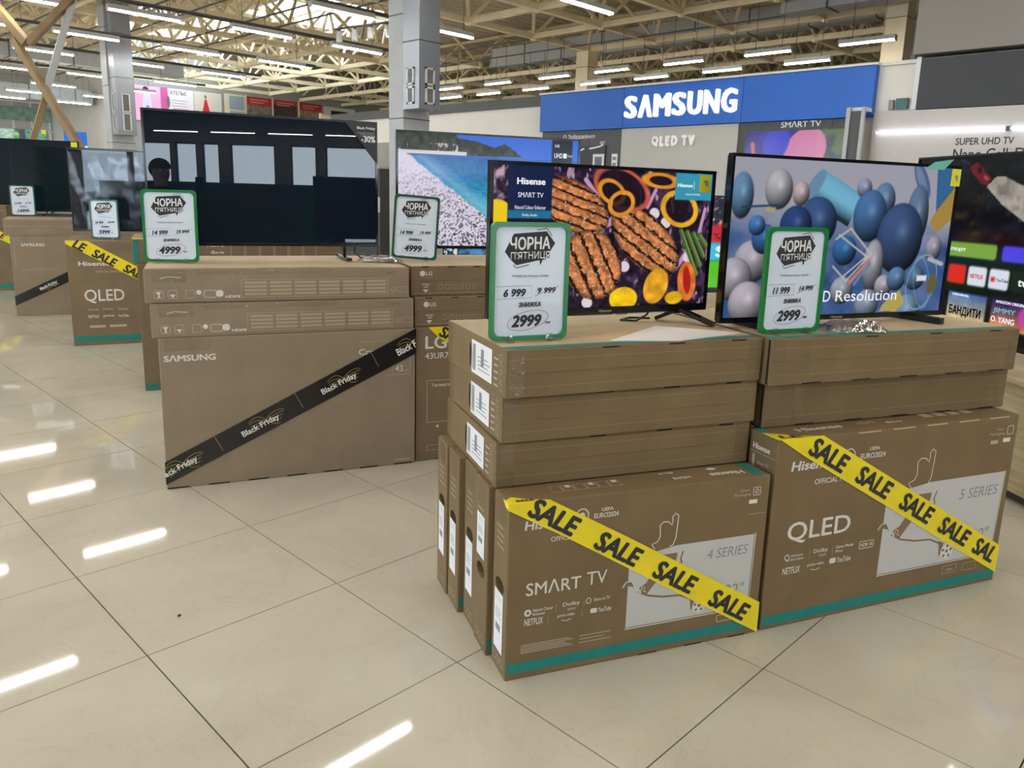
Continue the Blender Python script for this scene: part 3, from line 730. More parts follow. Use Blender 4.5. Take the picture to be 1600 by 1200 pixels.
def pic_grill():
    p = Pic(460, 259, (34, 24, 44)); W = p.asp
    Pt = lambda cx, cy: ((cx - 25) / 1370 * W, (cy - 62 - 43 * (cx - 25) / 1370) / (938 - 88 * (cx - 25) / 1370))
    n = p.noise(30, 18, 3); st = p.noise(50, 10, 4)
    p.mix(np.clip((n - .5) * 5, 0, 1) * .7, (92, 60, 96)); p.mix(np.clip((st - .66) * 10, 0, 1) * .8, (205, 170, 190)); p.mix(np.clip((.36 - n) * 8, 0, 1), (14, 10, 20))
    for a, b, wd in (((560, 150), (640, 260), .035), ((690, 420), (640, 540), .05), ((960, 320), (1010, 210), .03), ((1180, 720), (1260, 600), .04), ((600, 480), (735, 410), .06), ((1330, 480), (1360, 330), .03)): p.mix(p.line(Pt(*a), Pt(*b), wd), (196, 150, 190))
    for a in ((830, 710), (1010, 360), (1090, 420), (600, 950), (1260, 650)): u, v, mk = p.ell(*Pt(*a), .045, .04, 25); p.mix(mk, (228, 214, 220))
    def steak(c, rx, ry, rot, srot, seed, fq=72):
        x, y = Pt(*c); u, v, mk = p.ell(x, y, rx, ry, rot); g = p.noise(60, 36, seed)
        base = np.array([200, 126, 78]) / 255 * (0.50 + .95 * g[..., None]); s_ = math.radians(srot)
        w_ = np.sin(((p.x - x) * math.sin(s_) + (p.y - y) * -math.cos(s_)) * fq + g * 2.4); k = np.clip((w_ - .58) * 3.2, 0, 1)[..., None] * (.55 + .9 * p.noise(30, 18, seed + 3)[..., None]).clip(0, 1)
        img = base * (1 - k * .82); rim = np.clip((np.hypot(u, v) - .86) * 7, 0, 1)[..., None]; img = img * (1 - rim * .55)
        p.a = p.a * (1 - mk[..., None]) + np.clip(img, 0, 1) * mk[..., None]
        d = (p.noise(120, 70, seed + 9, 2) > .78) & (mk > .5); p.mix(d.astype(float) * .7, (250, 220, 170))
    steak((500, 320), .30, .17, 28, 18, 5, 95); steak((625, 700), .27, .23, 55, 62, 6, 60); steak((965, 545), .36, .185, 38, 33, 7, 74)
    for c, rx, ry, rot, wd, col in (((790, 205), .25, .145, 22, .2, (206, 92, 68)), ((725, 225), .125, .085, 28, .34, (228, 150, 44)), ((790, 300), .115, .095, -20, .34, (230, 152, 44)), ((1040, 150), .17, .058, 4, .45, (232, 150, 40)), ((1180, 330), .175, .135, 20, .30, (240, 178, 40))):
        u, v, mk = p.ell(*Pt(*c), rx, ry, rot); q = np.hypot(u, v); ring = mk * np.clip((q - (1 - wd)) * 12, 0, 1); p.mix(mk * (q < 1 - wd) * .8, (30, 16, 26)); g = p.noise(16, 9, 8)[..., None]
        p.a = p.a * (1 - ring[..., None]) + np.clip(np.array(col) / 255 * (.75 + .5 * g), 0, 1) * ring[..., None]
    for k in range(4):
        a = Pt(1200 + 45 * k, 470 + 10 * k); b = Pt(1330 + 22 * k, 760 - 60 * k); p.mix(p.line(a, b, .04), (62 + 20 * (k % 2), 104, 48)); p.mix(p.line((a[0] + .008, a[1]), (b[0] + .008, b[1]), .012), (128, 150, 80))
    for c, rx, ry, rot, col in (((835, 925), .12, .09, 0, (250, 196, 24)), ((1050, 840), .105, .14, 20, (238, 170, 40)), ((1265, 810), .085, .155, -6, (226, 122, 54)), ((1180, 920), .08, .05, 0, (246, 190, 30))):
        u, v, mk = p.ell(*Pt(*c), rx, ry, rot); g = p.noise(24, 14, 12)[..., None]; p.a = p.a * (1 - mk[..., None]) + np.clip(np.array(col) / 255 * (.7 + .55 * g), 0, 1) * mk[..., None]
    u, v, mk = p.ell(*Pt(1265, 800), .035, .11, -8); p.mix(mk, (176, 34, 26))
    x0 = Pt(108, 400)[0]; x1 = Pt(360, 400)[0]
    u, v, mk = p.ell(*Pt(50, 420), .13, .15); p.mix(mk, (244, 205, 20)); p.mix(p.rect(0, x0, .0, .25) * np.clip((n - .45) * 4, 0, 1), (196, 160, 180))
    p.mix(p.rect(x0, x1, -.1, .40), (20, 34, 72)); p.mix(p.rect(x0, x1, .302, .36), (36, 112, 150)); p.mix(p.rect(x0, x1, .36, .44), (26, 22, 34))
    p.mix(p.rect(Pt(1140, 100)[0], Pt(1398, 100)[0], .0, .20), (58, 152, 180))
    return p
def pic_balls():
    p = Pic(420, 236, (168, 168, 186)); W = p.asp
    def Q(x, y):
        s, t = .5, .5
        for _ in range(6):
            t = (y - 243 - 18 * s) / (257 - 30 * s); s = (x - 1150 + 21 * t) / (347 - 8 * t)
        return s * W, t
    k = W / 345
    g = (p.y - .35)[..., None]; p.a = np.clip(p.a + np.array([-.16, -.1, .06]) * np.clip(g * 1.6, 0, 1), 0, 1); p.mix(np.clip((p.noise(5, 4, 2) - .55) * 3, 0, 1) * .5 * (p.y > .35), (30, 84, 165))
    lo = np.clip((p.y - .26 - .12 * p.x / W) / .22, 0, 1); p.mix(lo * np.clip(.35 + 1.1 * (p.noise(7, 5, 12) - .25), 0, 1), (34, 80, 158)); p.mix(lo * np.clip((p.noise(9, 6, 15) - .52) * 3, 0, 1) * .8, (20, 50, 120)); p.mix(lo * np.clip((p.noise(8, 5, 19) - .58) * 3, 0, 1) * .6, (120, 150, 200))
    p.mix(p.poly([Q(1462, 256), Q(1499, 258), Q(1490, 300), Q(1460, 330)]), (40, 108, 172))
    p.mix(p.poly([Q(1449, 345), Q(1455, 335), Q(1500, 282), Q(1494, 335), Q(1462, 362)]), (196, 150, 44))
    def ball(x, y, r, col, ry=None): p.ball(*Q(x, y), r * k * .98, col, (ry or r) * k * 1.02)
    a_, b_ = np.array(Q(1270, 290)), np.array(Q(1318, 322)); d_ = (b_ - a_) / np.hypot(*(b_ - a_)); perp = (p.x - a_[0]) * -d_[1] + (p.y - a_[1]) * d_[0]; al = (p.x - a_[0]) * d_[0] + (p.y - a_[1]) * d_[1]; wd_ = .115
    cyl = ((np.abs(perp) < wd_) & (al > -.03 - .04 * np.sqrt(np.clip(1 - (perp / wd_) ** 2, 0, 1))) & (al < np.hypot(*(b_ - a_)) + .05)).astype(float); sh_ = np.clip(.72 + .45 * np.sqrt(np.clip(1 - ((perp + .03) / wd_) ** 2, 0, 1)) - .5 * np.clip(perp / wd_, 0, 1), .3, 1.2)[..., None]
    p.a = p.a * (1 - cyl[..., None]) + np.clip(np.array([86, 168, 204]) / 255 * sh_, 0, 1) * cyl[..., None]; u, v, mk = p.ell(*(a_ - d_ * .03), .045, .115, 34); p.mix(mk, (96, 150, 190))
    ball(1160, 303, 16, (90, 150, 205), 27); ball(1212, 293, 20, (192, 192, 200), 24); ball(1244, 300, 12, (214, 184, 186), 15)
    ball(1341, 291, 12, (150, 165, 205)); ball(1373, 310, 18, (96, 140, 190), 22); ball(1350, 335, 27, (60, 120, 196), 33); ball(1268, 345, 30, (48, 88, 160), 31); ball(1236, 350, 24, (30, 70, 150))
    u, v, mk = p.ell(*Q(1436, 279), 10 * k, 27 * k, -30); p.mix(mk, (70, 104, 160)); u, v, mk = p.ell(*Q(1434, 277), 6 * k, 20 * k, -30); p.mix(mk, (108, 138, 186))
    ball(1428, 335, 19, (96, 124, 175), 40); ball(1399, 371, 39, (52, 88, 150), 46)
    ball(1172, 408, 26, (190, 180, 196)); ball(1146, 436, 26, (196, 184, 200)); ball(1164, 476, 27, (200, 188, 204)); ball(1190, 372, 18, (40, 110, 200)); ball(1180, 350, 12, (50, 130, 220))
    ball(1310, 390, 19, (34, 118, 200)); ball(1305, 455, 18, (170, 176, 200)); ball(1355, 415, 17, (178, 176, 190), 34); ball(1372, 448, 15, (186, 182, 202)); ball(1394, 436, 16, (84, 140, 205)); ball(1457, 387, 14, (176, 170, 190), 17); ball(1425, 435, 18, (80, 126, 180), 16); ball(1345, 478, 20, (150, 168, 205)); ball(1410, 490, 24, (120, 160, 205))
    for a, b in (((1297, 372), (1320, 355)), ((1320, 355), (1352, 396)), ((1352, 396), (1312, 440)), ((1312, 440), (1292, 416)), ((1302, 365), (1345, 400)), ((1345, 400), (1308, 432))): p.mix(p.line(Q(*a), Q(*b), .012), (206, 200, 190))
    p.mix(p.line(Q(1318, 442), Q(1348, 408), .03), (222, 120, 110)); p.mix(p.line(Q(1325, 445), Q(1350, 412), .022), (70, 150, 210)); p.mix(p.line(Q(1450, 404), Q(1472, 412), .03), (190, 190, 200))
    for rx, ry, rt in ((.13, .20, 12), (.07, .19, -14)):
        u, v, mk = p.ell(*Q(1437, 442), rx, ry, rt); p.mix(mk * (np.hypot(u, v) > .95), (110, 190, 224))
    p.mix(p.poly([Q(1366, 490), Q(1372, 478), Q(1400, 455), Q(1408, 474), Q(1394, 490)]), (206, 186, 60)); u, v, mk = p.ell(*Q(1455, 445), .04, .07, 10); p.mix(mk, (120, 104, 44))
    p.mix(p.rect(Q(1180, 464)[0], Q(1194, 464)[0], .30, .325), (196, 176, 90)); p.mix(p.line(Q(1160, 321), Q(1212, 318), .012), (20, 60, 120))
    p.mix(p.rect(Q(1427, 450)[0], Q(1444, 450)[0], .745, .785), (236, 238, 240)); g_ = p.a.mean(-1, keepdims=True); p.a = (p.a * .72 + g_ * .28) * .93
    return p
def pic_beach():
    p = Pic(340, 192, (58, 110, 215)); W = p.asp; n = p.noise(40, 22, 3)
    sea = np.clip((p.y - .185) * 60, 0, 1); t = np.clip((p.y - .19) / .6, 0, 1)[..., None]
    c = np.array([36, 92, 160]) / 255 * (1 - t) + np.array([74, 190, 205]) / 255 * t; c = c * (.82 + .42 * p.noise(60, 90, 7)[..., None]); p.a = p.a * (1 - sea[..., None]) + c * sea[..., None]
    d = (p.x / W - .05) - (p.y - .18) * .78
    hill = p.poly([(0, -.1), (.50, -.1), (.56, .03), (.75, .05), (.92, .10), (1.02, .06), (1.08, .09), (1.2, .175), (0, .19)]); hc = np.array([54, 58, 48]) / 255 * (.5 + 1.1 * n[..., None]); p.a = p.a * (1 - hill[..., None]) + hc * hill[..., None]
    cl = hill * np.clip((p.noise(60, 12, 5) - .62) * 9, 0, 1) * (p.y > .08) * (p.x < .66); p.mix(cl, (206, 200, 196)); p.mix((np.abs(p.y - .165) < .018) * (p.x < .65) * 1.0, (214, 212, 216))
    peb = p.noise(130, 74, 9, 2); sand = np.clip(.5 - d / .02 + (n - .5) * 1.6, 0, 1) * (p.y > .18); far = np.clip((p.y - .2) / .75, 0, 1)
    pc = np.array([222, 214, 232]) / 255 * (1 - .75 * far[..., None] * np.clip((.5 - peb) * 5, 0, 1)[..., None]); p.a = p.a * (1 - sand[..., None]) + np.clip(pc, 0, 1) * sand[..., None]
    sh = np.clip(1 - np.abs(d - .05) / .09, 0, 1) * (1 - sand) * sea; p.mix(sh * .55, (160, 200, 225))
    p.mix(p.rect(.845 * W, .965 * W, -.1, .42), (20, 30, 52)); return p
def pic_menu():
    p = Pic(300, 168, (10, 10, 16)); W = p.asp; n = p.noise(24, 14, 2)
    p.mix(p.rect(0, W, -.1, .48) * np.clip((n - .42) * 2.2, 0, 1) * .8, (28, 44, 62)); p.mix(p.rect(0, W, -.1, .48) * np.clip((p.noise(30, 17, 6) - .6) * 6, 0, 1) * .5 * (p.y > .2), (90, 72, 30))
    p.mix(p.poly([(.60, .17), (.66, .12), (.72, .115), (.95, .20), (1.3, .34), (1.3, .62), (1.12, .45), (.92, .36), (.74, .27)]) , (200, 190, 178)); p.mix(p.poly([(.60, .17), (.72, .115), (1.3, .34), (1.3, .62), (.74, .27)]) * np.clip((p.noise(60, 34, 8, 2) - .5) * 4, 0, 1) * .5, (140, 128, 116)); p.a = np.clip(p.a * (.8 + .4 * n[..., None]), 0, 1); p.mix(p.poly([(.45, .055), (.50, .035), (.63, .125), (.60, .165), (.55, .15), (.47, .09)]), (132, 24, 40)); p.mix(p.poly([(.50, .07), (.525, .058), (.555, .08), (.53, .10)]), (28, 12, 20)); p.mix(p.line((.575, .115), (.60, .13), .012), (230, 120, 120)); p.mix(p.line((.44, .04), (.38, .02), .006), (90, 70, 140))
    p.mix(p.rect(0, W, .475, 1.1), (10, 10, 16)); D_ = .19
    p.mix(p.rect(.05, .56 + D_, .485, .57, .02), (124, 168, 58)); p.mix(p.rect(.60 + D_, 1.2 + D_, .485, .57, .02), (78, 66, 226)); p.mix(p.rect(1.24 + D_, 1.7 + D_, .485, .57, .02), (190, 60, 70))
    for x, c in ((.06, (40, 40, 60)), (.20, (225, 30, 38)), (.365, (222, 226, 240)), (.53, (222, 226, 240)), (.695, (26, 26, 32)), (.86, (36, 90, 160)), (1.02, (200, 120, 40))): p.mix(p.rect(x + D_, x + .145 + D_, .615, .725, .018), c)
    p.mix(p.rect(.595 + D_ - .05, .625 + D_ - .05, .66, .685, .006), (222, 36, 50)); t = np.clip((p.y - .78) / .16, 0, 1)[..., None]; D_ = .24
    for x, a, b in ((.18, (70, 110, 170), (240, 200, 130)), (.53, (40, 24, 110), (250, 150, 60)), (.88, (90, 30, 60), (220, 60, 60)), (1.23, (20, 70, 60), (120, 190, 150))):
        mk = p.rect(x + D_, x + .31 + D_, .775, .935, .004)[..., None]; c = np.array(a) / 255 * (1 - t) + np.array(b) / 255 * t; p.a = p.a * (1 - mk) + np.clip(c * (.7 + .6 * n[..., None]), 0, 1) * mk
    u, v, mk = p.ell(.79 + D_, .85, .06, .06); p.mix(mk * .8, (214, 60, 190)); p.a[p.y < .475] *= .8; return p
def pic_flower():
    p = Pic(160, 90, (60, 40, 130)); W = p.asp; n = p.noise(10, 6, 3)
    p.mix(p.rect(1.25, 1.8, -.1, 1.1), (92, 110, 60)); p.mix(np.clip((n - .5) * 4, 0, 1) * .7, (70, 60, 190)); p.mix(p.rect(1.2, 1.8, -.1, 1.1) * np.clip((n - .45) * 4, 0, 1) * .6, (52, 60, 34))
    for c, rx, ry, rt, col in (((1.05, .35), .34, .42, 30, (222, 130, 168)), ((.80, .60), .30, .20, -20, (206, 140, 180)), ((1.15, .80), .28, .34, -30, (230, 150, 176)), ((.55, .2), .22, .3, 20, (60, 66, 200))): u, v, mk = p.ell(*c, rx, ry, rt); p.mix(mk * .9, col)
    p.mix(p.line((.12, .2), (.26, 1.0), .07), (196, 110, 90)); u, v, mk = p.ell(.95, .52, .06, .08); p.mix(mk, (226, 180, 80)); return p
def pic_match():
    p = Pic(120, 68, (40, 44, 60)); n = p.noise(40, 24, 5); p.mix(np.clip((n - .55) * 6, 0, 1) * (p.y < .35), (214, 160, 150)); p.mix(p.rect(0, 2, .30, .52), (200, 40, 60)); p.mix(p.rect(.2, .8, .30, .52), (40, 60, 200)); p.mix(p.rect(1.35, 1.62, .30, .52), (232, 170, 60)); p.mix(p.rect(1.64, 1.8, .3, .5), (60, 70, 210)); p.mix(p.rect(0, 2, .50, .70), (60, 196, 226)); p.mix(p.rect(0, 2, .70, 1.1), (92, 196, 30)); p.mix((n > .6) * (p.y > .4) * (p.y < .52) * 1.0, (30, 20, 26)); return p
def pic_forest():
    p = Pic(120, 68, (92, 150, 60)); n = p.noise(26, 16, 5); p.mix(np.clip((n - .5) * 5, 0, 1), (196, 226, 110)); p.mix(np.clip((.45 - n) * 6, 0, 1), (30, 70, 40)); p.mix(p.rect(.5, 1.2, -.1, 1.1) * .6, (190, 214, 230)); p.mix(p.rect(1.28, 1.4, -.1, 1.1), (30, 40, 40)); p.mix(p.rect(1.4, 1.8, -.1, 1.1) * np.clip((n - .4) * 3, 0, 1), (60, 130, 150)); return p
def pic_sea():
    p = Pic(100, 57, (60, 130, 190)); n = p.noise(20, 12, 6); p.mix(p.rect(0, .8, -.1, 1.1) * np.clip((n - .35) * 4, 0, 1), (24, 50, 34)); p.mix((n > .66) * 1.0, (214, 226, 230)); return p
def screen_mesh(p, w, h, x0, z0, y):
    ny, nx = p.ny, p.nx; X, Z = np.meshgrid(np.linspace(x0, x0 + w, nx), np.linspace(z0 + h, z0, ny))
    co = np.stack([X, np.full_like(X, y), Z], -1).reshape(-1, 3); i = np.arange(nx * ny).reshape(ny, nx)
    f = np.stack([i[1:, :-1], i[1:, 1:], i[:-1, 1:], i[:-1, :-1]], -1).reshape(-1, 4)
    me = bpy.data.meshes.new('screen'); me.vertices.add(len(co)); me.vertices.foreach_set('co', co.ravel()); me.loops.add(f.size); me.loops.foreach_set('vertex_index', f.ravel().astype(np.int32))
    me.polygons.add(len(f)); me.polygons.foreach_set('loop_start', np.arange(0, f.size, 4, dtype=np.int32)); me.update(calc_edges=True)
    at = me.attributes.new('picture', 'FLOAT_COLOR', 'POINT'); c = np.ones((nx * ny, 4)); c[:, :3] = lin(np.clip(p.a, 0, 1)).reshape(-1, 3); at.data.foreach_set('color', c.ravel().astype(np.float32))
    return me

# ================================================================== TELEVISIONS
def television(label, x, y, z, yaw, w, h, zt, pic=None, bez=.010, chin=.018, dark=None, depth=.055, group=None, frame=M_GLOSSB):
    """x, y, z: lower left front corner of the panel; zt: surface it stands on"""
    t = thing('television', label, 'television', (x, y, zt), yaw, group); b = z - zt
    MB().box(0, bez, 0, .022, b, b + h).box(w - bez, w, 0, .022, b, b + h).box(bez, w - bez, 0, .022, b + h - bez, b + h).box(bez, w - bez, -.002, .022, b, b + chin).build('frame', frame, t)
    MB().box(.004, w - .004, .018, .034, b + .004, b + h - .004).box(w * .12, w * .88, .034, depth, b + .03, b + h * .55).build('back_cover', M_BLACKP, t, bevel=.004)
    sw, sh = w - 2 * bez, h - bez - chin
    if pic is not None: link('screen', screen_mesh(pic, sw, sh, bez, b + chin, .006), M_SCREEN, t)
    else: MB().box(bez, w - bez, .005, .012, b + chin, b + h - bez).build('screen', dark or M_DARKSCR, t)
    return t, b, sw, sh, bez, b + chin
def blade_foot(t, xr, yr, xf, yf, b, th=.016):
    MB().bar((xr, yr, .0105), (xf, yf, .0105), .026, th).bar(((xr + xf) / 2, .022, .012), ((xr + xf) / 2, .022, b + .02), .03, .014).build('foot', M_GLOSSB, t, bevel=.003)
def v_foot(t, xa, s, b):
    MB().prism([(xa - .028, b + .006), (xa + .028, b + .006), (xa + s * .075, 0), (xa + s * .052, 0), (xa + s * .004, b - .012), (xa - s * .038, 0), (xa - s * .062, 0)], -.008, .010, 'y').build('foot', M_GLOSSB, t, bevel=.002)
def v_foot3(t, xa, s, b):
    m = MB()
    m.bar((xa, .010, b + .004), (xa + s * .055, -.095, .007), .030, .012).bar((xa, .010, b + .004), (xa - s * .04, .075, .007), .030, .012).box(xa - .035, xa + .035, 0, .022, b - .008, b + .012)
    m.build('foot', M_GLOSSB, t, bevel=.002)
ZH, ZS = .8835, .9312
# television with grill picture
t, b, sw, sh, bx, bz = television('lit television showing grilled steaks and peppers, on the front left cartons', .198, -3.484, .9235, -20, .765, .434, ZH, pic_grill(), chin=.022)
v_foot3(t, .668, 1, b); v_foot3(t, .097, -1, b)
SF = s_front(.004)
def scr(tt, x, y): return bx + x * sw, bz + y * sh
def stext(t, s, x, y, w_, h_, ma=M_SCRTXT, bold=.0): text(t, s, SF, bx + x * sw, bz + y * sh, w_ * sw, h_ * sh, ma, bold, name='screen_lettering')
stext(t, 'Hisense', .095, .872, .118, .045, bold=.035); stext(t, 'SMΛRT TV', .10, .785, .106, .036); stext(t, 'Natural Colour Enhancer', .088, .705, .13, .026); stext(t, 'Dolby Audio', .12, .652, .062, .022); stext(t, 'Dolby', .127, .575, .052, .026)
stext(t, 'Hisense', .823, .895, .075, .028, bold=.03); stext(t, 'EURO2024', .94, .89, .045, .018); stext(t, 'OFFICIAL PARTNER', .865, .835, .075, .014)
rect(t, 'screen_line', bx + .905 * sw, bx + .907 * sw, bz + .88 * sh, bz + .94 * sh, SF, M_SCRTXT)
rect(t, 'price_tag', .700, .742, b + .368, b + .420, s_front(-.003), M_YTAG); poly(t, 'tag_mark', [(.712, b + .405), (.732, b + .405), (.732, b + .382), (.722, b + .390)], s_front(-.004), M_GREYTXT)
text(t, 'Hisense', s_front(-.002), .36, b + .007, .045, .008, M_GPRINT, .02, name='logo')
MB().tube([(.60, .05, b + .03), (.585, .07, .02), (.54, .06, .004), (.50, .09, .003), (.56, .13, .003), (.62, .10, .003)], .0035, 6).build('power_cable', M_BLACKP, t, smooth=True)
# television with blue balls
t, b, sw, sh, bx, bz = television('lit television showing blue spheres, on the front right cartons', .825, -3.85, .901, -23.8, .93, .506, ZH + .0008, pic_balls(), chin=.016)
blade_foot(t, .80, .11, .835, -.085, b, .020); blade_foot(t, .12, .11, .125, -.085, b, .020)
stext(t, 'UHD', .352, .085, .105, .075); stext(t, 'Resolution', .482, .085, .29, .075)
rect(t, 'price_tag', .884, .926, b + .438, b + .494, s_front(-.003), M_YTAG); poly(t, 'tag_mark', [(.897, b + .474), (.914, b + .474), (.914, b + .450), (.905, b + .458)], s_front(-.004), M_GREYTXT)
poly(t, 'corner_sticker', [(.76, b + .49), (.845, b + .489), (.885, b + .525), (.80, b + .513)], s_front(.004), mat('sticker_teal', srgb(110, 190, 175), .5), .008)
text(t, 'Hisense', s_front(-.002), .43, b + .004, .05, .008, M_GPRINT, .02, name='logo')
# dark television of the middle stack
t, b, sw, sh, bx, bz = television('large switched-off television reflecting the windows, on the grey-brown cartons', .060, -1.420, .998, -23.7, 1.03, .593, ZS, None, chin=.012)
blade_foot(t, .862, .17, .872, -.10, b, .014); blade_foot(t, .13, .17, .12, -.10, b, .014)
poly(t, 'corner_sticker', [(.872, b + .592), (1.028, b + .592), (1.028, b + .398)], s_front(-.001), M_PBLACK, .001)
text(t, 'Black Friday', s_front(-.003), .932, b + .552, .087, .016, M_WHITE, .02); text(t, '-30%', s_front(-.003), .952, b + .496, .067, .030, M_WHITE, .03)
for k in range(3): rect(t, 'sticker_line', .932 + .012 * k, 1.015, b + .539 - .008 * k, b + .540 - .008 * k, s_front(-.003), M_WHITE)
MB().box(1.03, 1.045, .02, .024, b + .165, b + .24).build('energy_card', M_LABEL, t)
MB().tube([(.93, .06, b + .05), (.925, .08, b - .02), (.93, .10, .03), (.96, .11, .004), (1.02, .12, .003)], .0035, 6).build('power_cable', M_BLACKP, t, smooth=True)
# television with beach picture
t, b, sw, sh, bx, bz = television('lit television showing a pebble beach and turquoise sea, behind the grill television', 1.154, -1.781, .981, -27.2, 1.0, .591, ZS, pic_beach(), chin=.016)
blade_foot(t, .862, .17, .872, -.10, b, .014); blade_foot(t, .13, .17, .12, -.10, b, .014)
stext(t, 'LG', .862, .935, .025, .025, bold=.03); stext(t, 'UHD', .858, .835, .05, .045, bold=.02); rect(t, 'screen_badge', bx + .912 * sw, bx + .932 * sw, bz + .835 * sh, bz + .880 * sh, SF, M_SCRTXT); stext(t, 'ThinQ', .935, .845, .03, .022); stext(t, '43UR78', .883, .725, .04, .022)
# television with the menu, far right
t, b, sw, sh, bx, bz = television('big lit television with an app menu on the oak stand at the right edge', 3.33, -3.55, .63, -127.0, 1.55, .90, .561, pic_menu(), chin=.03)
blade_foot(t, 1.2, .17, 1.21, -.10, b); blade_foot(t, .25, .17, .24, -.10, b)
for s_, x_, y_, w_, h_, ma_ in (('Спорт', .20, .457, .09, .03, M_SCRTXT), ('Ігри', .61, .457, .06, .035, M_SCRTXT), ('NETFLIX', .325, .318, .058, .024, emis('screen_red', (.75, .05, .08), .8)), ('YouTube', .438, .318, .05, .018, emis('screen_grey', (.2, .2, .22), .6)), ('tv', .525, .31, .035, .034, M_SCRTXT), ('ORIGINAL', .255, .205, .08, .014, M_SCRTXT), ('БАНДИТИ', .250, .085, .145, .062, emis('screen_black', (.01, .01, .01), .1)), ('AMAZON ORIGINAL', .45, .205, .13, .016, M_SCRTXT), ('JIMMY', .445, .145, .09, .035, M_SCRCYAN), ('O. YANG', .44, .10, .095, .032, M_SCRTXT)):
    stext(t, s_, x_, y_, w_, h_, ma_, .03)
st = thing('tv_stand', 'light oak grained stand under the menu television at the right edge', 'stand', (3.42, -3.30, 0), -127.0)
MB().box(-.02, 1.75, -.05, .42, .05, .53).build('body', M_OAK, st, bevel=.006); MB().box(-.05, 1.78, -.09, .45, .53, .56).build('top_board', M_OAK, st, bevel=.006); MB().box(.02, 1.7, 0, .38, 0, .05).build('plinth', M_PDARK, st)
# wall television with flower, television with match
t, b, sw, sh, bx, bz = television('wall television showing a pink flower on the charcoal panel under the blue sign', 7.93, 0.02, 1.38, -90, 1.32, .76, 1.38, pic_flower(), depth=.03)
t, b, sw, sh, bx, bz = television('lit television showing a football match, half hidden between the two front televisions', 2.35, -2.40, .74, -34, .98, .56, .70, pic_match(), chin=.03)
blade_foot(t, .85, .15, .86, -.1, b); blade_foot(t, .12, .15, .12, -.1, b); stext(t, 'S', .52, .34, .075, .13, bold=.05); stext(t, 'O', .61, .34, .075, .13, bold=.05)
st = thing('display_table', 'pale table under the football television behind the front cartons', 'table', (2.25, -2.28, 0), -34)
MB().box(0, 1.3, -.2, .5, .65, .70).build('table_top', M_OAK, st, bevel=.005)
for a in (.05, 1.2):
    for c in (-.15, .4): MB().box(a, a + .05, c, c + .05, 0, .65).build('leg', M_OAK, st)
t, b, sw, sh, bx, bz = television('lit low television with green and blue picture under the beach television', 3.05, .10, .62, -30, 1.1, .62, .55, pic_sea()); blade_foot(t, .95, .15, .96, -.1, b); blade_foot(t, .12, .15, .12, -.1, b)
st = thing('display_table', 'low dark table under the green and blue television', 'table', (2.9, .2, 0), -30); MB().box(0, 1.5, -.15, .5, .48, .55).build('table_top', M_PDARK, st, bevel=.005)
for a in (.05, 1.4):
    for c in (-.1, .4): MB().box(a, a + .05, c, c + .05, 0, .48).build('leg', M_PDARK, st)
# left group
t, b, sw, sh, bx, bz = television('switched-off television wrapped in protective film, on the tall logo carton', .80, 2.22, .865, -22, 1.20, .675, .822, None, dark=M_DARKSCR)
blade_foot(t, 1.0, .17, 1.01, -.10, b); blade_foot(t, .2, .17, .19, -.10, b)
fm = MB()
for k in range(13):
    for j in range(9): fm.v.append((.012 + .62 * k / 12, .002 + .004 * math.sin(k * 1.7 + j) * (0 if k in (0, 12) else 1) - .004, b + .02 + .63 * j / 8))
for k in range(12):
    for j in range(8): fm.f.append((k * 9 + j, (k + 1) * 9 + j, (k + 1) * 9 + j + 1, k * 9 + j + 1))
fm.build('protective_film', M_FILM, t, smooth=True); rect(t, 'energy_sticker', .86, 1.02, b + .56, b + .655, s_front(.0), mat('sticker_slate', (.12, .17, .2), .3), .006)
t, b, sw, sh, bx, bz = television('switched-off dark teal television on the plain carton at far left', .95, 4.66, .945, -22, 1.22, .69, .905, None, dark=M_DARKSCR2)
blade_foot(t, 1.0, .17, 1.01, -.10, b); blade_foot(t, .3, .14, .29, -.16, b)
t, b, sw, sh, bx, bz = television('biggest switched-off television with a yellow tag, far left behind the others', .38, 6.53, .93, -24, 1.75, .83, .88, None, dark=M_DARKSCR)
rect(t, 'price_tag', 1.66, 1.73, b + .75, b + .82, s_front(-.002), M_YTAG); blade_foot(t, 1.4, .17, 1.41, -.10, b); blade_foot(t, .3, .17, .29, -.10, b)
t, b, sw, sh, bx, bz = television('far lit television showing a green forest at the left edge', 1.55, 11.05, 1.42, -37, 1.55, .70, 1.38, pic_forest())
rect(t, 'price_tag', 1.47, 1.54, b + .62, b + .69, s_front(-.002), M_YTAG)
st = thing('display_cabinet', 'dark tall cabinet under the far green television at the left edge', 'cabinet', (1.5, 11.15, 0), -37); MB().box(0, 1.7, -.1, .4, 0, 1.38).build('body', M_PDARK, st, bevel=.006); MB().box(-.02, 1.72, -.12, .42, 1.34, 1.38).build('top_board', M_OAK, st)
st = thing('display_table', 'dark plain table under the biggest switched-off television', 'table', (.33, 6.68, 0), -24); MB().box(0, 1.9, -.2, .5, .82, .88).build('table_top', M_PDARK, st)
for a in (.05, 1.8):
    for c in (-.15, .4): MB().box(a, a + .05, c, c + .05, 0, .82).build('leg', M_PDARK, st)

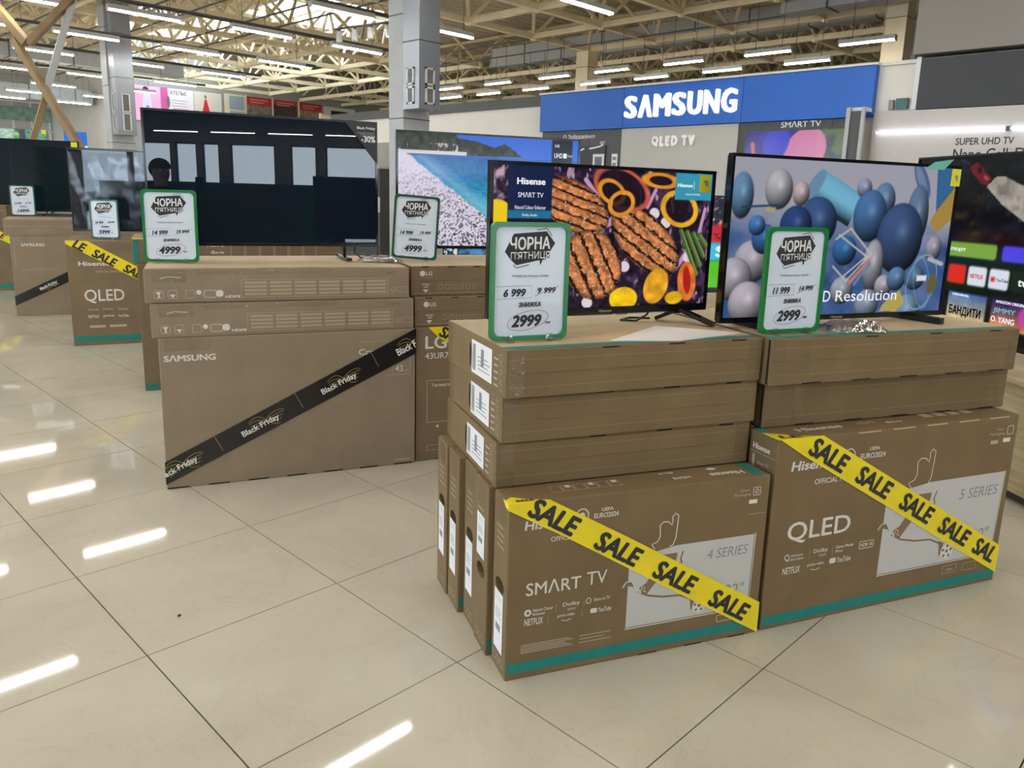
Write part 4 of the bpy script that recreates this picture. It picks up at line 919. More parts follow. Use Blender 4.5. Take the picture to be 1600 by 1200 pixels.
# ================================================================== CARTONS
def carton(label, loc, yaw, w, d, h, ma=K_HIS, slot=None, group=None, bev=.004):
    t = thing('carton', label, 'carton', loc, yaw, group)
    me = bpy.data.meshes.new('body'); m = MB().box(0, w, 0, d, 0, h); me.from_pydata(m.v, [], m.f)
    bm = bmesh.new(); bm.from_mesh(me); bmesh.ops.recalc_face_normals(bm, faces=bm.faces)
    bmesh.ops.bevel(bm, geom=list(bm.edges), offset=bev, segments=2, affect='EDGES', profile=.6)
    if slot:
        yc, zc, ry, rz = slot; f = max((q for q in bm.faces if q.normal.x < -.99), key=lambda q: q.calc_area())
        ed = list(f.edges); bmesh.ops.delete(bm, geom=[f], context='FACES_ONLY')
        vs = [bm.verts.new((0, yc + ry * math.cos(2 * math.pi * k / 20), zc + rz * math.sin(2 * math.pi * k / 20))) for k in range(20)]
        ov = [bm.edges.new((vs[k], vs[(k + 1) % 20])) for k in range(20)]
        bmesh.ops.triangle_fill(bm, edges=ed + ov, use_beauty=True, use_dissolve=False, normal=(-1, 0, 0))
        v2 = [bm.verts.new((.05, v.co.y, v.co.z)) for v in vs]
        for k in range(20): bm.faces.new((vs[k], v2[k], v2[(k + 1) % 20], vs[(k + 1) % 20]))
    bm.to_mesh(me); bm.free(); link('body', me, ma, t)
    return t
def cl(o, yaw, lx, ly, z=0.0):
    c, s = math.cos(R(yaw)), math.sin(R(yaw)); return (o[0] + c * lx - s * ly, o[1] + s * lx + c * ly, z)
def dashes(t, surf, n, x0, x1, z, ln, th=.004, ma=M_SLOT):
    for k in range(n):
        a = x0 + (x1 - x0) * k / max(1, n - 1); rect(t, 'edge_slot', a, a + ln, z, z + th, surf, ma, .0008)
def ship_label(t, surf, u0, u1, v0, v1, vert=False):
    g = rect(t, 'shipping_label', u0, u1, v0, v1, surf, M_LABEL, .0012); W, H = u1 - u0, v1 - v0
    if vert:
        for k in range(7): rect(g, 'barcode_bar', u0 + W * .12, u1 - W * .12, v1 - H * (.06 + .018 * k), v1 - H * (.066 + .018 * k) + H * .004, surf, M_GREYTXT, .0016)
        for k in range(4): rect(g, 'label_line', u0 + W * .15, u1 - W * (.2 + .1 * (k % 2)), v0 + H * (.55 + .05 * k), v0 + H * (.555 + .05 * k) + H * .01, surf, M_GREYTXT, .0016)
        rect(g, 'label_block', u0 + W * .2, u1 - W * .25, v0 + H * .33, v0 + H * .45, surf, M_GREYTXT, .0016)
    else:
        for k in range(7): rect(g, 'barcode_bar', u0 + W * (.05 + .025 * k), u0 + W * (.062 + .025 * k), v0 + H * .1, v0 + H * .9, surf, M_GREYTXT, .0016)
        for k in range(4): rect(g, 'label_line', u0 + W * .32, u1 - W * (.1 + .08 * (k % 2)), v0 + H * (.2 + .12 * k), v0 + H * (.23 + .12 * k), surf, M_GREYTXT, .0016)
        rect(g, 'label_block', u0 + W * .48, u0 + W * .62, v0 + H * .35, v0 + H * .85, surf, M_GREYTXT, .0016)
    return g
OH, YH = (.0336, -3.7519), -25.3
SYM = lambda t, surf, x, z, s, ma=M_WPRINT: stroke(t, 'pack_symbol', rrect(x, x + s, z, z + s, s * .15, 2), s * .07, surf, ma, closed=True)

def player(t, S, fx, fz):
    """printed outline of a footballer over the pale panel; fx, fz map the drawing onto the face"""
    mp = lambda L: [(fx(a), fz(b)) for a, b in L]
    poly(t, 'player_body', mp([(.505, .288), (.49, .245), (.463, .244), (.433, .209), (.415, .187), (.394, .198), (.39, .211), (.409, .22), (.431, .249), (.443, .275), (.440, .30), (.505, .30)]), S, M_BROWNP, .0011)
    poly(t, 'player_leg', mp([(.394, .198), (.381, .206), (.365, .234), (.348, .234), (.337, .219), (.340, .214), (.352, .222), (.372, .216), (.388, .196)]), S, M_BROWNP, .0011)
    stroke(t, 'player_line', mp([(.431, .32), (.421, .335), (.438, .341), (.446, .355), (.445, .37), (.443, .389), (.454, .398), (.470, .396), (.481, .385), (.483, .40), (.481, .408), (.490, .419), (.500, .412), (.499, .388), (.496, .344), (.488, .325), (.478, .322)]), .003, S, M_WPRINT)
    stroke(t, 'player_line', mp([(.36, .300), (.375, .285), (.382, .262)]), .003, S, M_WPRINT)
    stroke(t, 'player_line', mp([(.337, .219), (.348, .234), (.365, .234), (.381, .206), (.394, .198)]), .003, S, M_WPRINT, .0014)
    stroke(t, 'player_line', mp([(.394, .198), (.40, .213), (.408, .207), (.404, .198), (.412, .195)]), .0025, S, M_WPRINT, .0014)
    stroke(t, 'player_line', mp([(.397, .194), (.421, .182), (.469, .171), (.523, .167), (.561, .150)]), .006, S, M_BROWNP, .0012)
    stroke(t, 'player_line', mp([(.522, .265), (.517, .282), (.524, .302)]), .005, S, M_BROWNP, .0012)
    poly(t, 'player_boot', mp([(.555, .158), (.575, .150), (.572, .125), (.563, .112), (.560, .135)]), S, M_BROWNP, .0012)
    c = (fx(.590), fz(.124)); r = abs(fx(.590) - fx(.568))
    poly(t, 'football', oval(*c, r, r), S, M_WPRINT, .0013)
    for k in range(5): poly(t, 'football_patch', oval(c[0] + r * .68 * math.cos(k * 1.257 + .3), c[1] + r * .68 * math.sin(k * 1.257 + .3), r * .22, r * .22, n=6), S, M_BROWNP, .0016)
    poly(t, 'football_patch', oval(*c, r * .26, r * .26, n=5), S, M_BROWNP, .0016)
def sale_tape(t, S, pts, words, ang, wl, wh, lift=.003):
    tp = poly(t, 'sale_tape', pts, S, M_YTAPE, lift)
    for s_, (a, b) in words: textc(tp, s_, S, a, b, wl * len(s_) / 4, wh, M_INK, rot=ang, bold=.045, shear=.12, lift=lift + .0009, name='tape_lettering')
    return tp
def brand_rows(t, S, x, z, w, rows):
    for r, row in enumerate(rows):
        for k, (s_, f) in enumerate(row): text(t, s_, S, x + w * k / 3 + .0, z - r * .032, w * f / 3, .0125, M_WPRINT, .02)
# --- front left: five upright cartons, then three lying
UPR = [(0, 0, (.25, .06, .232), 1), (-.013, .128, (.235, .275, .40), 0), (-.009, .250, (.285, .10, .27), 1), (-.025, .372, (.29, .11, .28), 1), (-.03, .490, (.30, .12, .29), 1)]
NM = ['carton with sale tape and pale panel at the front left', 'second upright carton from the front at the left end of the front stack', 'third upright carton from the front at the left end of the front stack', 'fourth upright carton from the front at the left end of the front stack', 'rearmost upright carton at the left end of the front stack']
for k, (lx, ly, (sz, l0, l1), up) in enumerate(UPR):
    t = carton('upright brown ' + NM[k] if k else 'upright brown ' + NM[0], cl(OH, YH, lx, ly), YH - .1 * k, .80, .114, .50, K_HIS, (.057, sz, .034, .021), 'upright cartons of the front left stack')
    SL, SFr, ST = s_left(.114), s_front(), s_top(.50)
    ship_label(t, SL, .022, .088, l0, l1, True)
    rect(t, 'packing_tape', .018, .098, .43, .498, SL, M_CTAPE, .001)
    for q in range(4): rect(t, 'side_print', .03, .085 - .01 * (q % 2), .36 + q * .018, .363 + q * .018, SL, M_GPRINT)
    for q in range(3): SYM(t, SL, .022 + q * .026, .025, .02, M_GPRINT)
    rect(t, 'teal_strip', .0 + .004, .796, .019, .049, SFr, M_TEAL)
    if k == 0:
        A = t
        poly(t, 'silver_panel', [(.354, .094), (.759, .094), (.762, .322), (.500, .322), (.354, .300)], SFr, M_PANEL, .0006)
        stroke(t, 'panel_edge', [(.352, .090), (.763, .090), (.766, .325)], .003, SFr, M_WPRINT)
        player(t, SFr, lambda a: a, lambda b: b)
        text(t, '4 SERIES', SFr, .605, .264, .138, .030, M_GREYTXT, 0, .15); text(t, '32"', SFr, .675, .135, .066, .040, M_GREYTXT, 0, .12)
        text(t, 'Hisense', SFr, .043, .424, .125, .026, M_WPRINT, .03, .12); text(t, 'OFFICIAL PARTNER', SFr, .118, .384, .15, .014, M_WPRINT, .012)
        text(t, 'UEFA', SFr, .262, .452, .034, .010, M_WPRINT, .02); text(t, 'EURO2024', SFr, .240, .434, .072, .014, M_WPRINT, .02)
        stroke(t, 'round_emblem', oval(.205, .445, .018, .020), .003, SFr, M_WPRINT, closed=True); poly(t, 'emblem_core', oval(.205, .445, .008, .010), SFr, M_WPRINT)
        text(t, 'SMΛRT', SFr, .053, .239, .158, .038, M_WPRINT, .008); text(t, 'TV', SFr, .228, .243, .060, .038, M_WPRINT, -.005)
        poly(t, 'round_icon', oval(.060, .190, .010, .010), SFr, M_WPRINT); poly(t, 'icon_core', oval(.060, .190, .0045, .0045), SFr, M_BROWNP, .0012)
        text(t, 'Natural Colour', SFr, .074, .191, .058, .009, M_WPRINT, .01); text(t, 'Enhancer', SFr, .074, .180, .036, .008, M_WPRINT, .01)
        text(t, 'Dolby', SFr, .160, .189, .050, .014, M_WPRINT, .01); text(t, 'AUDIO', SFr, .174, .179, .024, .006, M_WPRINT)
        stroke(t, 'speaker_icon', oval(.236, .197, .007, .008, 0, 12), .002, SFr, M_WPRINT, closed=True); text(t, 'Share to TV', SFr, .252, .193, .048, .009, M_WPRINT, .008)
        text(t, 'NETFLIX', SFr, .051, .154, .053, .019, M_WPRINT, .02); text(t, 'prime video', SFr, .146, .160, .050, .011, M_WPRINT, .008); stroke(t, 'smile_mark', [(.158, .153), (.172, .149), (.186, .153)], .002, SFr, M_WPRINT)
        poly(t, 'play_icon', rrect(.243, .263, .158, .172, .004, 2), SFr, M_WPRINT); text(t, 'YouTube', SFr, .266, .158, .040, .014, M_WPRINT, .015)
        for x in (.140, .222): rect(t, 'divider_line', x, x + .001, .182, .202, SFr, M_GPRINT)
        for x in (.118, .218): rect(t, 'divider_line', x, x + .001, .152, .170, SFr, M_GPRINT)
        for q in range(5): rect(t, 'fine_print', .043, .195 - .012 * (q % 3), .074 + q * .0055, .0765 + q * .0055, SFr, M_GPRINT)
        for q in range(3): rect(t, 'fine_print', .214, .309 - .02 * (q % 2), .074 + q * .010, .0763 + q * .010, SFr, M_GPRINT)
        stroke(t, 'badge_outline', rrect(.655, .705, .060, .080, .002, 1), .0015, SFr, M_WPRINT, closed=True)
        text(t, 'Green', SFr, .700, .457, .030, .009, M_GPRINT); text(t, 'Packaging', SFr, .680, .442, .056, .011, M_GPRINT); SYM(t, SFr, .744, .443, .024); stroke(t, 'leaf_mark', oval(.756, .455, .005, .006), .002, SFr, M_WPRINT, closed=True)
        rect(t, 'energy_badge', .732, .760, .418, .430, SFr, M_WPRINT); rect(t, 'crease_line', .730, .796, .385, .3862, SFr, M_GPRINT)
        sale_tape(t, SFr, [(-.003, .485), (-.003, .503), (.110, .503), (.345, .368), (.572, .234), (.802, .100), (.802, .002), (.560, .148), (.330, .289), (.16, .392)],
                  [('SALE', (.125, .452)), ('SALE', (.318, .337)), ('SALE', (.503, .226)), ('SALE', (.694, .109))], -30.6, .155, .056)
        poly(t, 'sale_tape', [(-.003, -.003), (.110, -.003), (.055, .016), (.018, .040), (-.003, .022)], ST, M_YTAPE, .003)
        poly(t, 'sale_tape', [(.075, .503), (.117, .503), (.117, .484), (.095, .487)], SL, M_YTAPE, .003)
        text(t, 'SALE', ST, .02, .002, .05, .012, M_INK, .05, lift=.004, name='tape_lettering')
        text(t, 'Hisense', ST, .735, .055, .11, .026, M_WPRINT, .03, rot=180); poly(t, 'top_arrow', oval(.655, .088, .016, .009, n=10), ST, M_WPRINT); text(t, 'HDMI', ST, .56, .055, .055, .016, M_WPRINT, .02, rot=180); text(t, 'dbx-tv', ST, .53, .095, .05, .014, M_WPRINT, .02, rot=180)
        for q in range(6): stroke(t, 'energy_table', rrect(.14 + q * .035, .17 + q * .035, .045, .085, .001, 1), .002, ST, M_GPRINT, closed=True)
        for q in range(3): rect(t, 'energy_mark', .185 + q * .07, .20 + q * .07, .068, .085, ST, M_WPRINT)
        poly(t, 'teal_strip', [(.755, .004), (.785, .004), (.785, .11), (.755, .11)], ST, M_TEAL)
        dashes(t, SFr, 3, .40, .70, .001, .06)
def lying(label, loc, yaw, w, d, h, side=True, seamz=.5, ma=K_HIS, group=None, teal=True, slot=None, flip=1):
    t = carton(label, loc, yaw, w, d, h, ma, slot or ((.275, h * .5, .010, .036) if side else None), group)
    SFr, SL, ST = s_front(), s_left(d), s_top(h)
    MB().box(.006, w - .006, -.0022, .001, h * seamz, h - .006).build('upper_flap', ma, t, bevel=.0008)
    SFU = s_front(-.0022)
    rect(t, 'flap_crease', .006, w - .006, h * .80, h * .803, SFU, M_GPRINT, .0004); rect(t, 'flap_crease', .006, w - .006, h * .22, h * .223, SFr, M_GPRINT, .0004)
    for a, b in ((.004, .048), (w - .05, w - .006)): rect(t, 'packing_tape', a, b, .004, h - .004, s_front(-.0022), M_CTAPE, .0012)
    if teal: rect(t, 'teal_strip', .004, w - .004, .014, .040, ST, M_TEAL)
    dashes(t, SFU, 3, w * .34, w * .86, h - .005, .05)
    if side:
        ship_label(t, SL, d - .262, d - .10, h * .13, h * .87)
        rect(t, 'packing_tape', .005, .045, .005, h - .005, SL, M_CTAPE, .001)
        for q in range(5): rect(t, 'side_print', d - .085, d - .055 - .006 * (q % 2), h * (.15 + .14 * q), h * (.19 + .14 * q), SL, M_GPRINT)
        for q in range(4): SYM(t, SL, d - .045, h * (.12 + .2 * q), .018, M_GPRINT)
    return t
for k, (lx, ly, dy, z) in enumerate(((0.0, .115, 0, .50), (.008, .097, .8, .6275), (.006, .068, 2.2, .755))):
    t = lying('%s lying carton with white side label in the front left stack' % ['lowest', 'middle', 'topmost'][k], cl(OH, YH, lx, ly, z + .0005 * (k + 1)), YH + dy, .80, .49, .1265, True, [.52, .48, .52][k], K_HIS if k < 2 else K_HIS, 'lying cartons of the front left stack')
    if k == 2: rect(t, 'lit_top', .004, .796, .045, .486, s_top(.1265), K_TOPLIT, .0004)  # sheet in the brightened cardboard colour, as if lit from above
# --- front right: upright carton with others behind it, two lying
t = carton('upright brown carton with big four-letter screen-type logo and sale tape, lower right front', cl(OH, YH, .8165, .002), YH + 1.5, 1.0, .125, .60, K_HIS, (.0625, .30, .036, .021), 'upright cartons of the front right stack')
SFr, ST, SL = s_front(), s_top(.60), s_left(.125)
rect(t, 'teal_strip', .006, .996, .012, .044, SFr, M_TEAL)
poly(t, 'silver_panel', [(.448, .109), (.964, .109), (.972, .403), (.635, .403), (.448, .38)], SFr, M_PANEL, .0006); stroke(t, 'panel_edge', [(.446, .105), (.967, .105), (.975, .406)], .003, SFr, M_WPRINT)
player(t, SFr, lambda a: .448 + (a - .354) * 1.273, lambda b: .109 + (b - .094) * 1.25)
text(t, '5 SERIES', SFr, .771, .325, .178, .036, M_GREYTXT, 0, .15); text(t, '40"', SFr, .852, .16, .085, .05, M_GREYTXT, 0, .12)
text(t, 'Hisense', SFr, .056, .500, .16, .030, M_WPRINT, .03, .12); text(t, 'OFFICIAL PARTNER', SFr, .149, .450, .19, .017, M_WPRINT, .012)
text(t, 'UEFA', SFr, .352, .537, .04, .011, M_WPRINT, .02); text(t, 'EURO2024', SFr, .318, .512, .10, .017, M_WPRINT, .02); stroke(t, 'round_emblem', oval(.275, .527, .02, .022), .003, SFr, M_WPRINT, closed=True)
text(t, 'QLED', SFr, .067, .268, .243, .070, M_WPRINT, .012)
text(t, 'Q', SFr, .065, .213, .020, .024, M_WPRINT, .01); text(t, 'Quantum', SFr, .089, .225, .046, .009, M_WPRINT, .01); text(t, 'Dot Colour', SFr, .089, .214, .050, .008, M_WPRINT, .01)
text(t, 'Dolby', SFr, .176, .222, .055, .016, M_WPRINT, .01); text(t, 'VISION', SFr, .196, .212, .03, .006, M_WPRINT); text(t, 'Game Mode', SFr, .262, .228, .07, .010, M_WPRINT, .01); text(t, 'Plus', SFr, .262, .215, .03, .008, M_WPRINT, .01)
stroke(t, 'badge_outline', rrect(.358, .416, .212, .236, .002, 1), .002, SFr, M_WPRINT, closed=True); text(t, 'HDR 10', SFr, .363, .218, .048, .012, M_WPRINT, .02)
text(t, 'NETFLIX', SFr, .063, .172, .066, .022, M_WPRINT, .02); text(t, 'prime video', SFr, .157, .182, .064, .012, M_WPRINT, .008); stroke(t, 'smile_mark', [(.172, .174), (.19, .169), (.208, .174)], .0022, SFr, M_WPRINT)
poly(t, 'play_icon', rrect(.243, .268, .180, .198, .005, 2), SFr, M_WPRINT); text(t, 'YouTube', SFr, .272, .180, .056, .018, M_WPRINT, .015)
for x in (.160, .250): rect(t, 'divider_line', x, x + .001, .206, .238, SFr, M_GPRINT)
stroke(t, 'badge_outline', rrect(.742, .806, .064, .092, .003, 2), .0015, SFr, M_GPRINT, closed=True); stroke(t, 'badge_outline', rrect(.836, .90, .062, .088, .003, 2), .0015, SFr, M_GPRINT, closed=True); text(t, 'dbx', SFr, .758, .072, .034, .010, M_GPRINT)
text(t, 'Smart', SFr, .90, .551, .032, .009, M_GPRINT); text(t, 'Packaging', SFr, .872, .533, .07, .012, M_GPRINT); SYM(t, SFr, .952, .535, .028); rect(t, 'energy_badge', .938, .972, .508, .522, SFr, M_WPRINT); rect(t, 'energy_badge', .880, .915, .506, .518, SFr, M_GPRINT)
sale_tape(t, SFr, [(.006, .602), (.162, .602), (.44, .446), (.72, .289), (1.002, .131), (1.002, .030), (.70, .201), (.36, .395), (.10, .543)],
          [('SALE', (.192, .537)), ('SALE', (.385, .430)), ('SALE', (.582, .320)), ('SALE', (.770, .214)), ('SAL', (.930, .124))], -29.4, .165, .060)
poly(t, 'sale_tape', [(.0, -.003), (.162, -.003), (.085, .022), (.0, .075), (-.003, .03)], ST, M_YTAPE, .0010); text(t, 'LE', ST, .02, .012, .075, .024, M_INK, .05, rot=-8, lift=.0013, name='tape_lettering')
text(t, 'Hisense', SL, .02, .548, .075, .018, M_WPRINT, .03); text(t, 'Smart TV', SL, .045, .505, .05, .010, M_GPRINT, .02); rect(t, 'side_print', .02, .03, .49, .53, SL, M_GPRINT); rect(t, 'crease_line', .0, .12, .538, .5392, SL, M_GPRINT)
text(t, 'Hisense', ST, .12, .05, .17, .030, M_WPRINT, .03); text(t, 'HDMI', ST, .36, .06, .07, .018, M_GPRINT, .02); text(t, 'dbx-tv', ST, .46, .045, .07, .016, M_WPRINT, .02)
for q in range(4): rect(t, 'energy_mark', .64 + q * .06, .68 + q * .06, .06, .10, ST, M_GPRINT)
rect(t, 'teal_strip', .004, .03, .02, .12, ST, M_TEAL); dashes(t, SFr, 5, .30, .86, .594, .09, .004, K_TOPLIT)
for k in range(3):
    t2 = carton('plain upright carton hidden behind the logo carton, %s from the front' % ORD[k + 1], cl(OH, YH, .835 + .004 * k, .155 + .165 * k), YH + 1.5, 1.0, .125, .60, K_HIS, None, 'upright cartons of the front right stack')
    rect(t2, 'teal_strip', .006, .996, .012, .044, s_front(), M_TEAL)
for k, (lx, ly, dy, z) in enumerate(((.842, .112, .0, .6018), (.815, .068, .3, .7422))):
    t = lying('%s wide lying carton in the front right stack' % ['lower', 'upper'][k], cl(OH, YH, lx, ly, z + .0005 * (k + 1)), YH + dy, 1.0, .60, .1395, False, [.5, .52][k], K_HIS, 'lying cartons of the front right stack')
    rect(t, 'packing_tape', .10, .14, .004, .1355, s_front(-.0022), M_CTAPE, .0012); dashes(t, s_front(), 5, .12, .88, .001, .07)
    rect(t, 'side_flap_edge', .585, .594, .004, .136, s_left(.60), M_SLOT, .0007)
    if k == 1: rect(t, 'lit_top', .004, .996, .045, .596, s_top(.1395), K_TOPLIT, .0004)
# --- middle stack
OS, YS = (-.081, -1.829), -22.4
t = carton('big upright grey-brown carton with a black diagonal tape, middle of the picture', cl(OS, YS, 0, 0), YS, 1.08, .13, .65, K_SAM, None)
SFr = s_front()
text(t, 'SΛMSUNG', SFr, .017, .552, .20, .028, M_WPRINT, .035, name='logo'); text(t, 'Crystal UHD', SFr, .818, .530, .24, .036, M_WPRINT, .012)
stroke(t, 'print_line', [(.815, .598), (1.06, .598)], .0015, SFr, M_GPRINT); stroke(t, 'size_box', rrect(.972, 1.055, .440, .520, .002, 1), .0015, SFr, M_GPRINT, closed=True); text(t, '43', SFr, .985, .452, .036, .030, M_WPRINT, .005); text(t, 'inch', SFr, 1.024, .452, .024, .010, M_GPRINT, .005)
stroke(t, 'print_line', [(.94, .436), (1.055, .436)], .0015, SFr, M_GPRINT); rect(t, 'fine_print', .985, 1.055, .020, .026, SFr, M_GPRINT)
tp = poly(t, 'black_friday_tape', [(-.004, .022), (-.004, .122), (.30, .270), (.65, .441), (1.084, .652), (1.084, .534), (.70, .353), (.35, .188)], SFr, M_BTAPE, .003)
for s_, a, b in (('ack Friday', .058, .094), ('Black Friday', .386, .247), ('Black Friday', .728, .412), ('Black F', 1.038, .562)):
    textc(tp, s_, SFr, a, b, .0142 * len(s_), .034, M_WHITE, rot=25.8, bold=.02, lift=.004, name='tape_lettering')
for cx_ in (.06, .40, .74, 1.06):
    for q in range(5):
        pts = []
        for i_ in range(11):
            f_ = i_ / 10; xx = cx_ - .065 + .135 * f_ + .004 * q; pts.append((xx, .072 + .480 * xx + (.040 - .016 * q) * math.cos(math.pi * (f_ * 1.3 - .25 + .08 * q))))
        stroke(tp, 'gold_swirl', [(max(-.003, u_), v_) for u_, v_ in pts if u_ < 1.082], .0018, SFr, M_GOLD, .0036)
for a, b in ((.205, .182), (.545, .346), (.885, .512)): stroke(tp, 'tape_seam', [(a - .012, b + .038), (a + .022, b - .030)], .0014, SFr, M_GPRINT, .0038)
rect(t, 'packing_tape', .02, .20, .595, .648, SFr, M_CTAPE, .001); dashes(t, SFr, 7, .0, .98, .001, .085, .006); dashes(t, s_left(.13), 1, 0.0, .1, .62, .006)
MB().box(-.0012, .0, .030, .034, .01, .64).build('side_flap_edge', M_SLOT, t)
for k in range(4):
    t2 = carton('plain upright carton hidden in the middle stack, %s from the front' % ORD[k + 1], cl(OS, YS, .012, .145 + .14 * k), YS, 1.07, .13, .65, K_SAM, None, 'hidden upright cartons of the middle stack')
    SYM(t2, s_left(.13), .03, .05, .03, M_GPRINT)
for k, (lx, ly, dy, z) in enumerate(((-.022, .012, 0, .65), (-.040, .040, -.9, .79))):
    t = carton('%s flat carton with a printed table on the grey-brown middle stack' % ['lower', 'upper'][k], cl(OS, YS, lx, ly, z + .0005 * (k + 1)), YS + dy, 1.098, .66, .139, K_SAM, None, 'flat cartons of the middle stack')
    SFr, ST = s_front(), s_top(.139)
    for q, x in enumerate((.036, .088, .155)): SYM(t, SFr, x, .018, .034, M_GPRINT)
    poly(t, 'glass_symbol', [(.042, .046), (.063, .046), (.056, .034), (.056, .026), (.062, .022), (.044, .022), (.050, .026), (.050, .034)], SFr, M_WPRINT); poly(t, 'arrow_symbol', [(.094, .034), (.116, .034), (.105, .020)], SFr, M_WPRINT)
    poly(t, 'round_symbol', oval(.205, .042, .010, .010), SFr, M_WPRINT); stroke(t, 'pack_symbol', rrect(.225, .272, .020, .050, .006, 2), .002, SFr, M_WPRINT, closed=True); poly(t, 'pack_symbol', rrect(.272, .300, .022, .050, .01, 3), SFr, M_WPRINT); text(t, 'HDMI', SFr, .308, .016, .058, .012, M_WPRINT, .03)
    stroke(t, 'table_outline', rrect(.372, 1.0, .018, .092, .003, 1), .0022, SFr, M_FAINT, closed=True)
    for c in range(6):
        a = .385 + c * .103
        for q in range(4): rect(t, 'table_row', a, a + .09, .026 + q * .016, .036 + q * .016, SFr, M_FAINT, .0007)
    stroke(t, 'round_symbol', oval(1.025, .040, .009, .009), .002, SFr, M_GPRINT, closed=True); stroke(t, 'badge_outline', rrect(1.042, 1.088, .028, .052, .002, 1), .0015, SFr, M_GPRINT, closed=True)
    stroke(t, 'pen_scribble', [(.99, .120), (1.0, .112), (1.004, .122), (1.012, .112), (1.02, .123), (1.024, .108), (1.034, .122)], .0022, SFr, M_DPRINT)
    rect(t, 'packing_tape', .03, .16, .085, .138, SFr, M_CTAPE, .001); rect(t, 'packing_tape', .18, .75, .115, .138, SFr, M_CTAPE, .0012); stroke(t, 'tape_print', [(.06, .10), (.09, .108), (.14, .104)], .003, SFr, M_WPRINT)
    rect(t, 'packing_tape', .02, .9, .0, .03, ST, M_CTAPE, .001)
    if k == 1: rect(t, 'lit_top', .004, 1.094, .032, .656, ST, K_TOPLIT, .0004)
# --- logo cartons right of the middle stack
t = carton('upright brown carton with big two-letter logo, partly hidden behind the front stack', cl(OS, YS, 1.087, .012), YS, 1.06, .13, .65, K_LG, None)
SFr = s_front()
text(t, 'LG', SFr, .045, .548, .105, .062, M_WPRINT, .02, name='logo'); text(t, '43UR78', SFr, .045, .500, .135, .030, M_WPRINT, .01)
stroke(t, 'picture_box', rrect(.055, .60, .190, .395, .001, 1), .003, SFr, M_GPRINT, closed=True); text(t, 'Телевізор', SFr, .075, .360, .12, .020, M_WPRINT, .01); poly(t, 'arrow_symbol', [(.098, .165), (.112, .180), (.112, .160)], SFr, M_WPRINT)
stroke(t, 'pack_symbol', rrect(.055, .130, .050, .075, .001, 1), .002, SFr, M_GPRINT, closed=True); poly(t, 'pack_symbol', rrect(.14, .165, .055, .075, .002, 1), SFr, M_GPRINT)
sale_tape(t, SFr, [(.058, .652), (.160, .652), (.55, .45), (.55, .36), (.30, .49), (.11, .60)], [('SALE', (.185, .600)), ('SALE', (.39, .49))], -27.5, .15, .055)
dashes(t, SFr, 3, .1, .9, .001, .1)
for k in range(3): carton('plain upright carton hidden behind the two-letter logo carton, %s from the front' % ORD[k + 1], cl(OS, YS, 1.092, .16 + .16 * k), YS, 1.06, .13, .65, K_LG, None, 'hidden upright cartons behind the logo carton')
for k, (lx, ly, z) in enumerate(((1.088, .035, .65), (1.080, .072, .79))):
    t = carton('%s lying carton with small round logo beside the grey-brown stack' % ['lower', 'upper'][k], cl(OS, YS, lx, ly, z + .0005 * (k + 1)), YS + .4, 1.06, .64, .139, K_LG, None, 'lying logo cartons')
    SFr = s_front(); poly(t, 'round_logo', oval(.055, .105, .013, .013), SFr, M_WPRINT); text(t, 'LG', SFr, .072, .096, .030, .018, M_WPRINT, .02, name='logo'); text(t, 'Life is Good', SFr, .076, .084, .028, .005, M_GPRINT)
    text(t, 'THIS SIDE', SFr, .052, .050, .035, .008, M_WPRINT, .02); text(t, 'UP', SFr, .062, .038, .02, .008, M_WPRINT, .02); poly(t, 'arrow_symbol', [(.056, .030), (.084, .030), (.070, .014)], SFr, M_WPRINT)
    for q in range(6): SYM(t, SFr, .135 + q * .034, .032, .020, M_GPRINT)
    rect(t, 'flap_crease', .01, 1.05, .070, .0712, SFr, M_DPRINT, .0004); rect(t, 'flap_crease', .01, 1.05, .012, .0135, SFr, M_GPRINT, .0004)
    dashes(t, SFr, 8, .05, .95, .133, .035, .005)
    if k == 1: rect(t, 'lit_top', .004, 1.056, .01, .636, s_top(.139), K_TOPLIT, .0004)
# --- stack further back
t = carton('upright carton with a teal foot strip, half hidden left of the middle stack', (.466, -.109, 0), -21, 1.25, .15, .793, K_LG, None)
rect(t, 'teal_strip', .005, 1.245, .012, .045, s_front(), M_TEAL); rect(t, 'packing_tape', .01, .1, .7, .79, s_front(), M_CTAPE, .001)
for k in range(3): carton('plain upright carton hidden behind the teal strip carton, %s from the front' % ORD[k + 1], (.466 + .062 * (k + 1), -.109 + .160 * (k + 1), 0), -21, 1.25, .15, .793, K_LG, None, 'hidden upright cartons behind the middle stack')
t = carton('lying carton with a teal end strip and printed logos behind the switched-off television', (.455, -.085, .7945), -21, 1.25, .70, .143, K_LG, None)
SFr = s_front(); rect(t, 'teal_strip', .004, .035, .004, .139, SFr, M_TEAL); text(t, 'HDMI', SFr, .42, .10, .10, .018, M_WPRINT, .02); text(t, 'dbx-tv', SFr, .44, .055, .08, .022, M_WPRINT, .02); poly(t, 'arrow_symbol', [(.33, .085), (.37, .085), (.35, .065)], SFr, M_WPRINT)
for q in range(6): stroke(t, 'energy_table', rrect(.56 + q * .09, .64 + q * .09, .03, .12, .001, 1), .003, SFr, M_GPRINT, closed=True)
poly(t, 'sale_tape', [(.0, .144), (.15, .144), (.25, .09), (.25, .05), (.05, .144)], SFr, M_YTAPE, .003); poly(t, 'sale_tape', [(.0, .0), (.16, .0), (.1, .06), (.0, .08)], s_top(.143), M_YTAPE, .003)
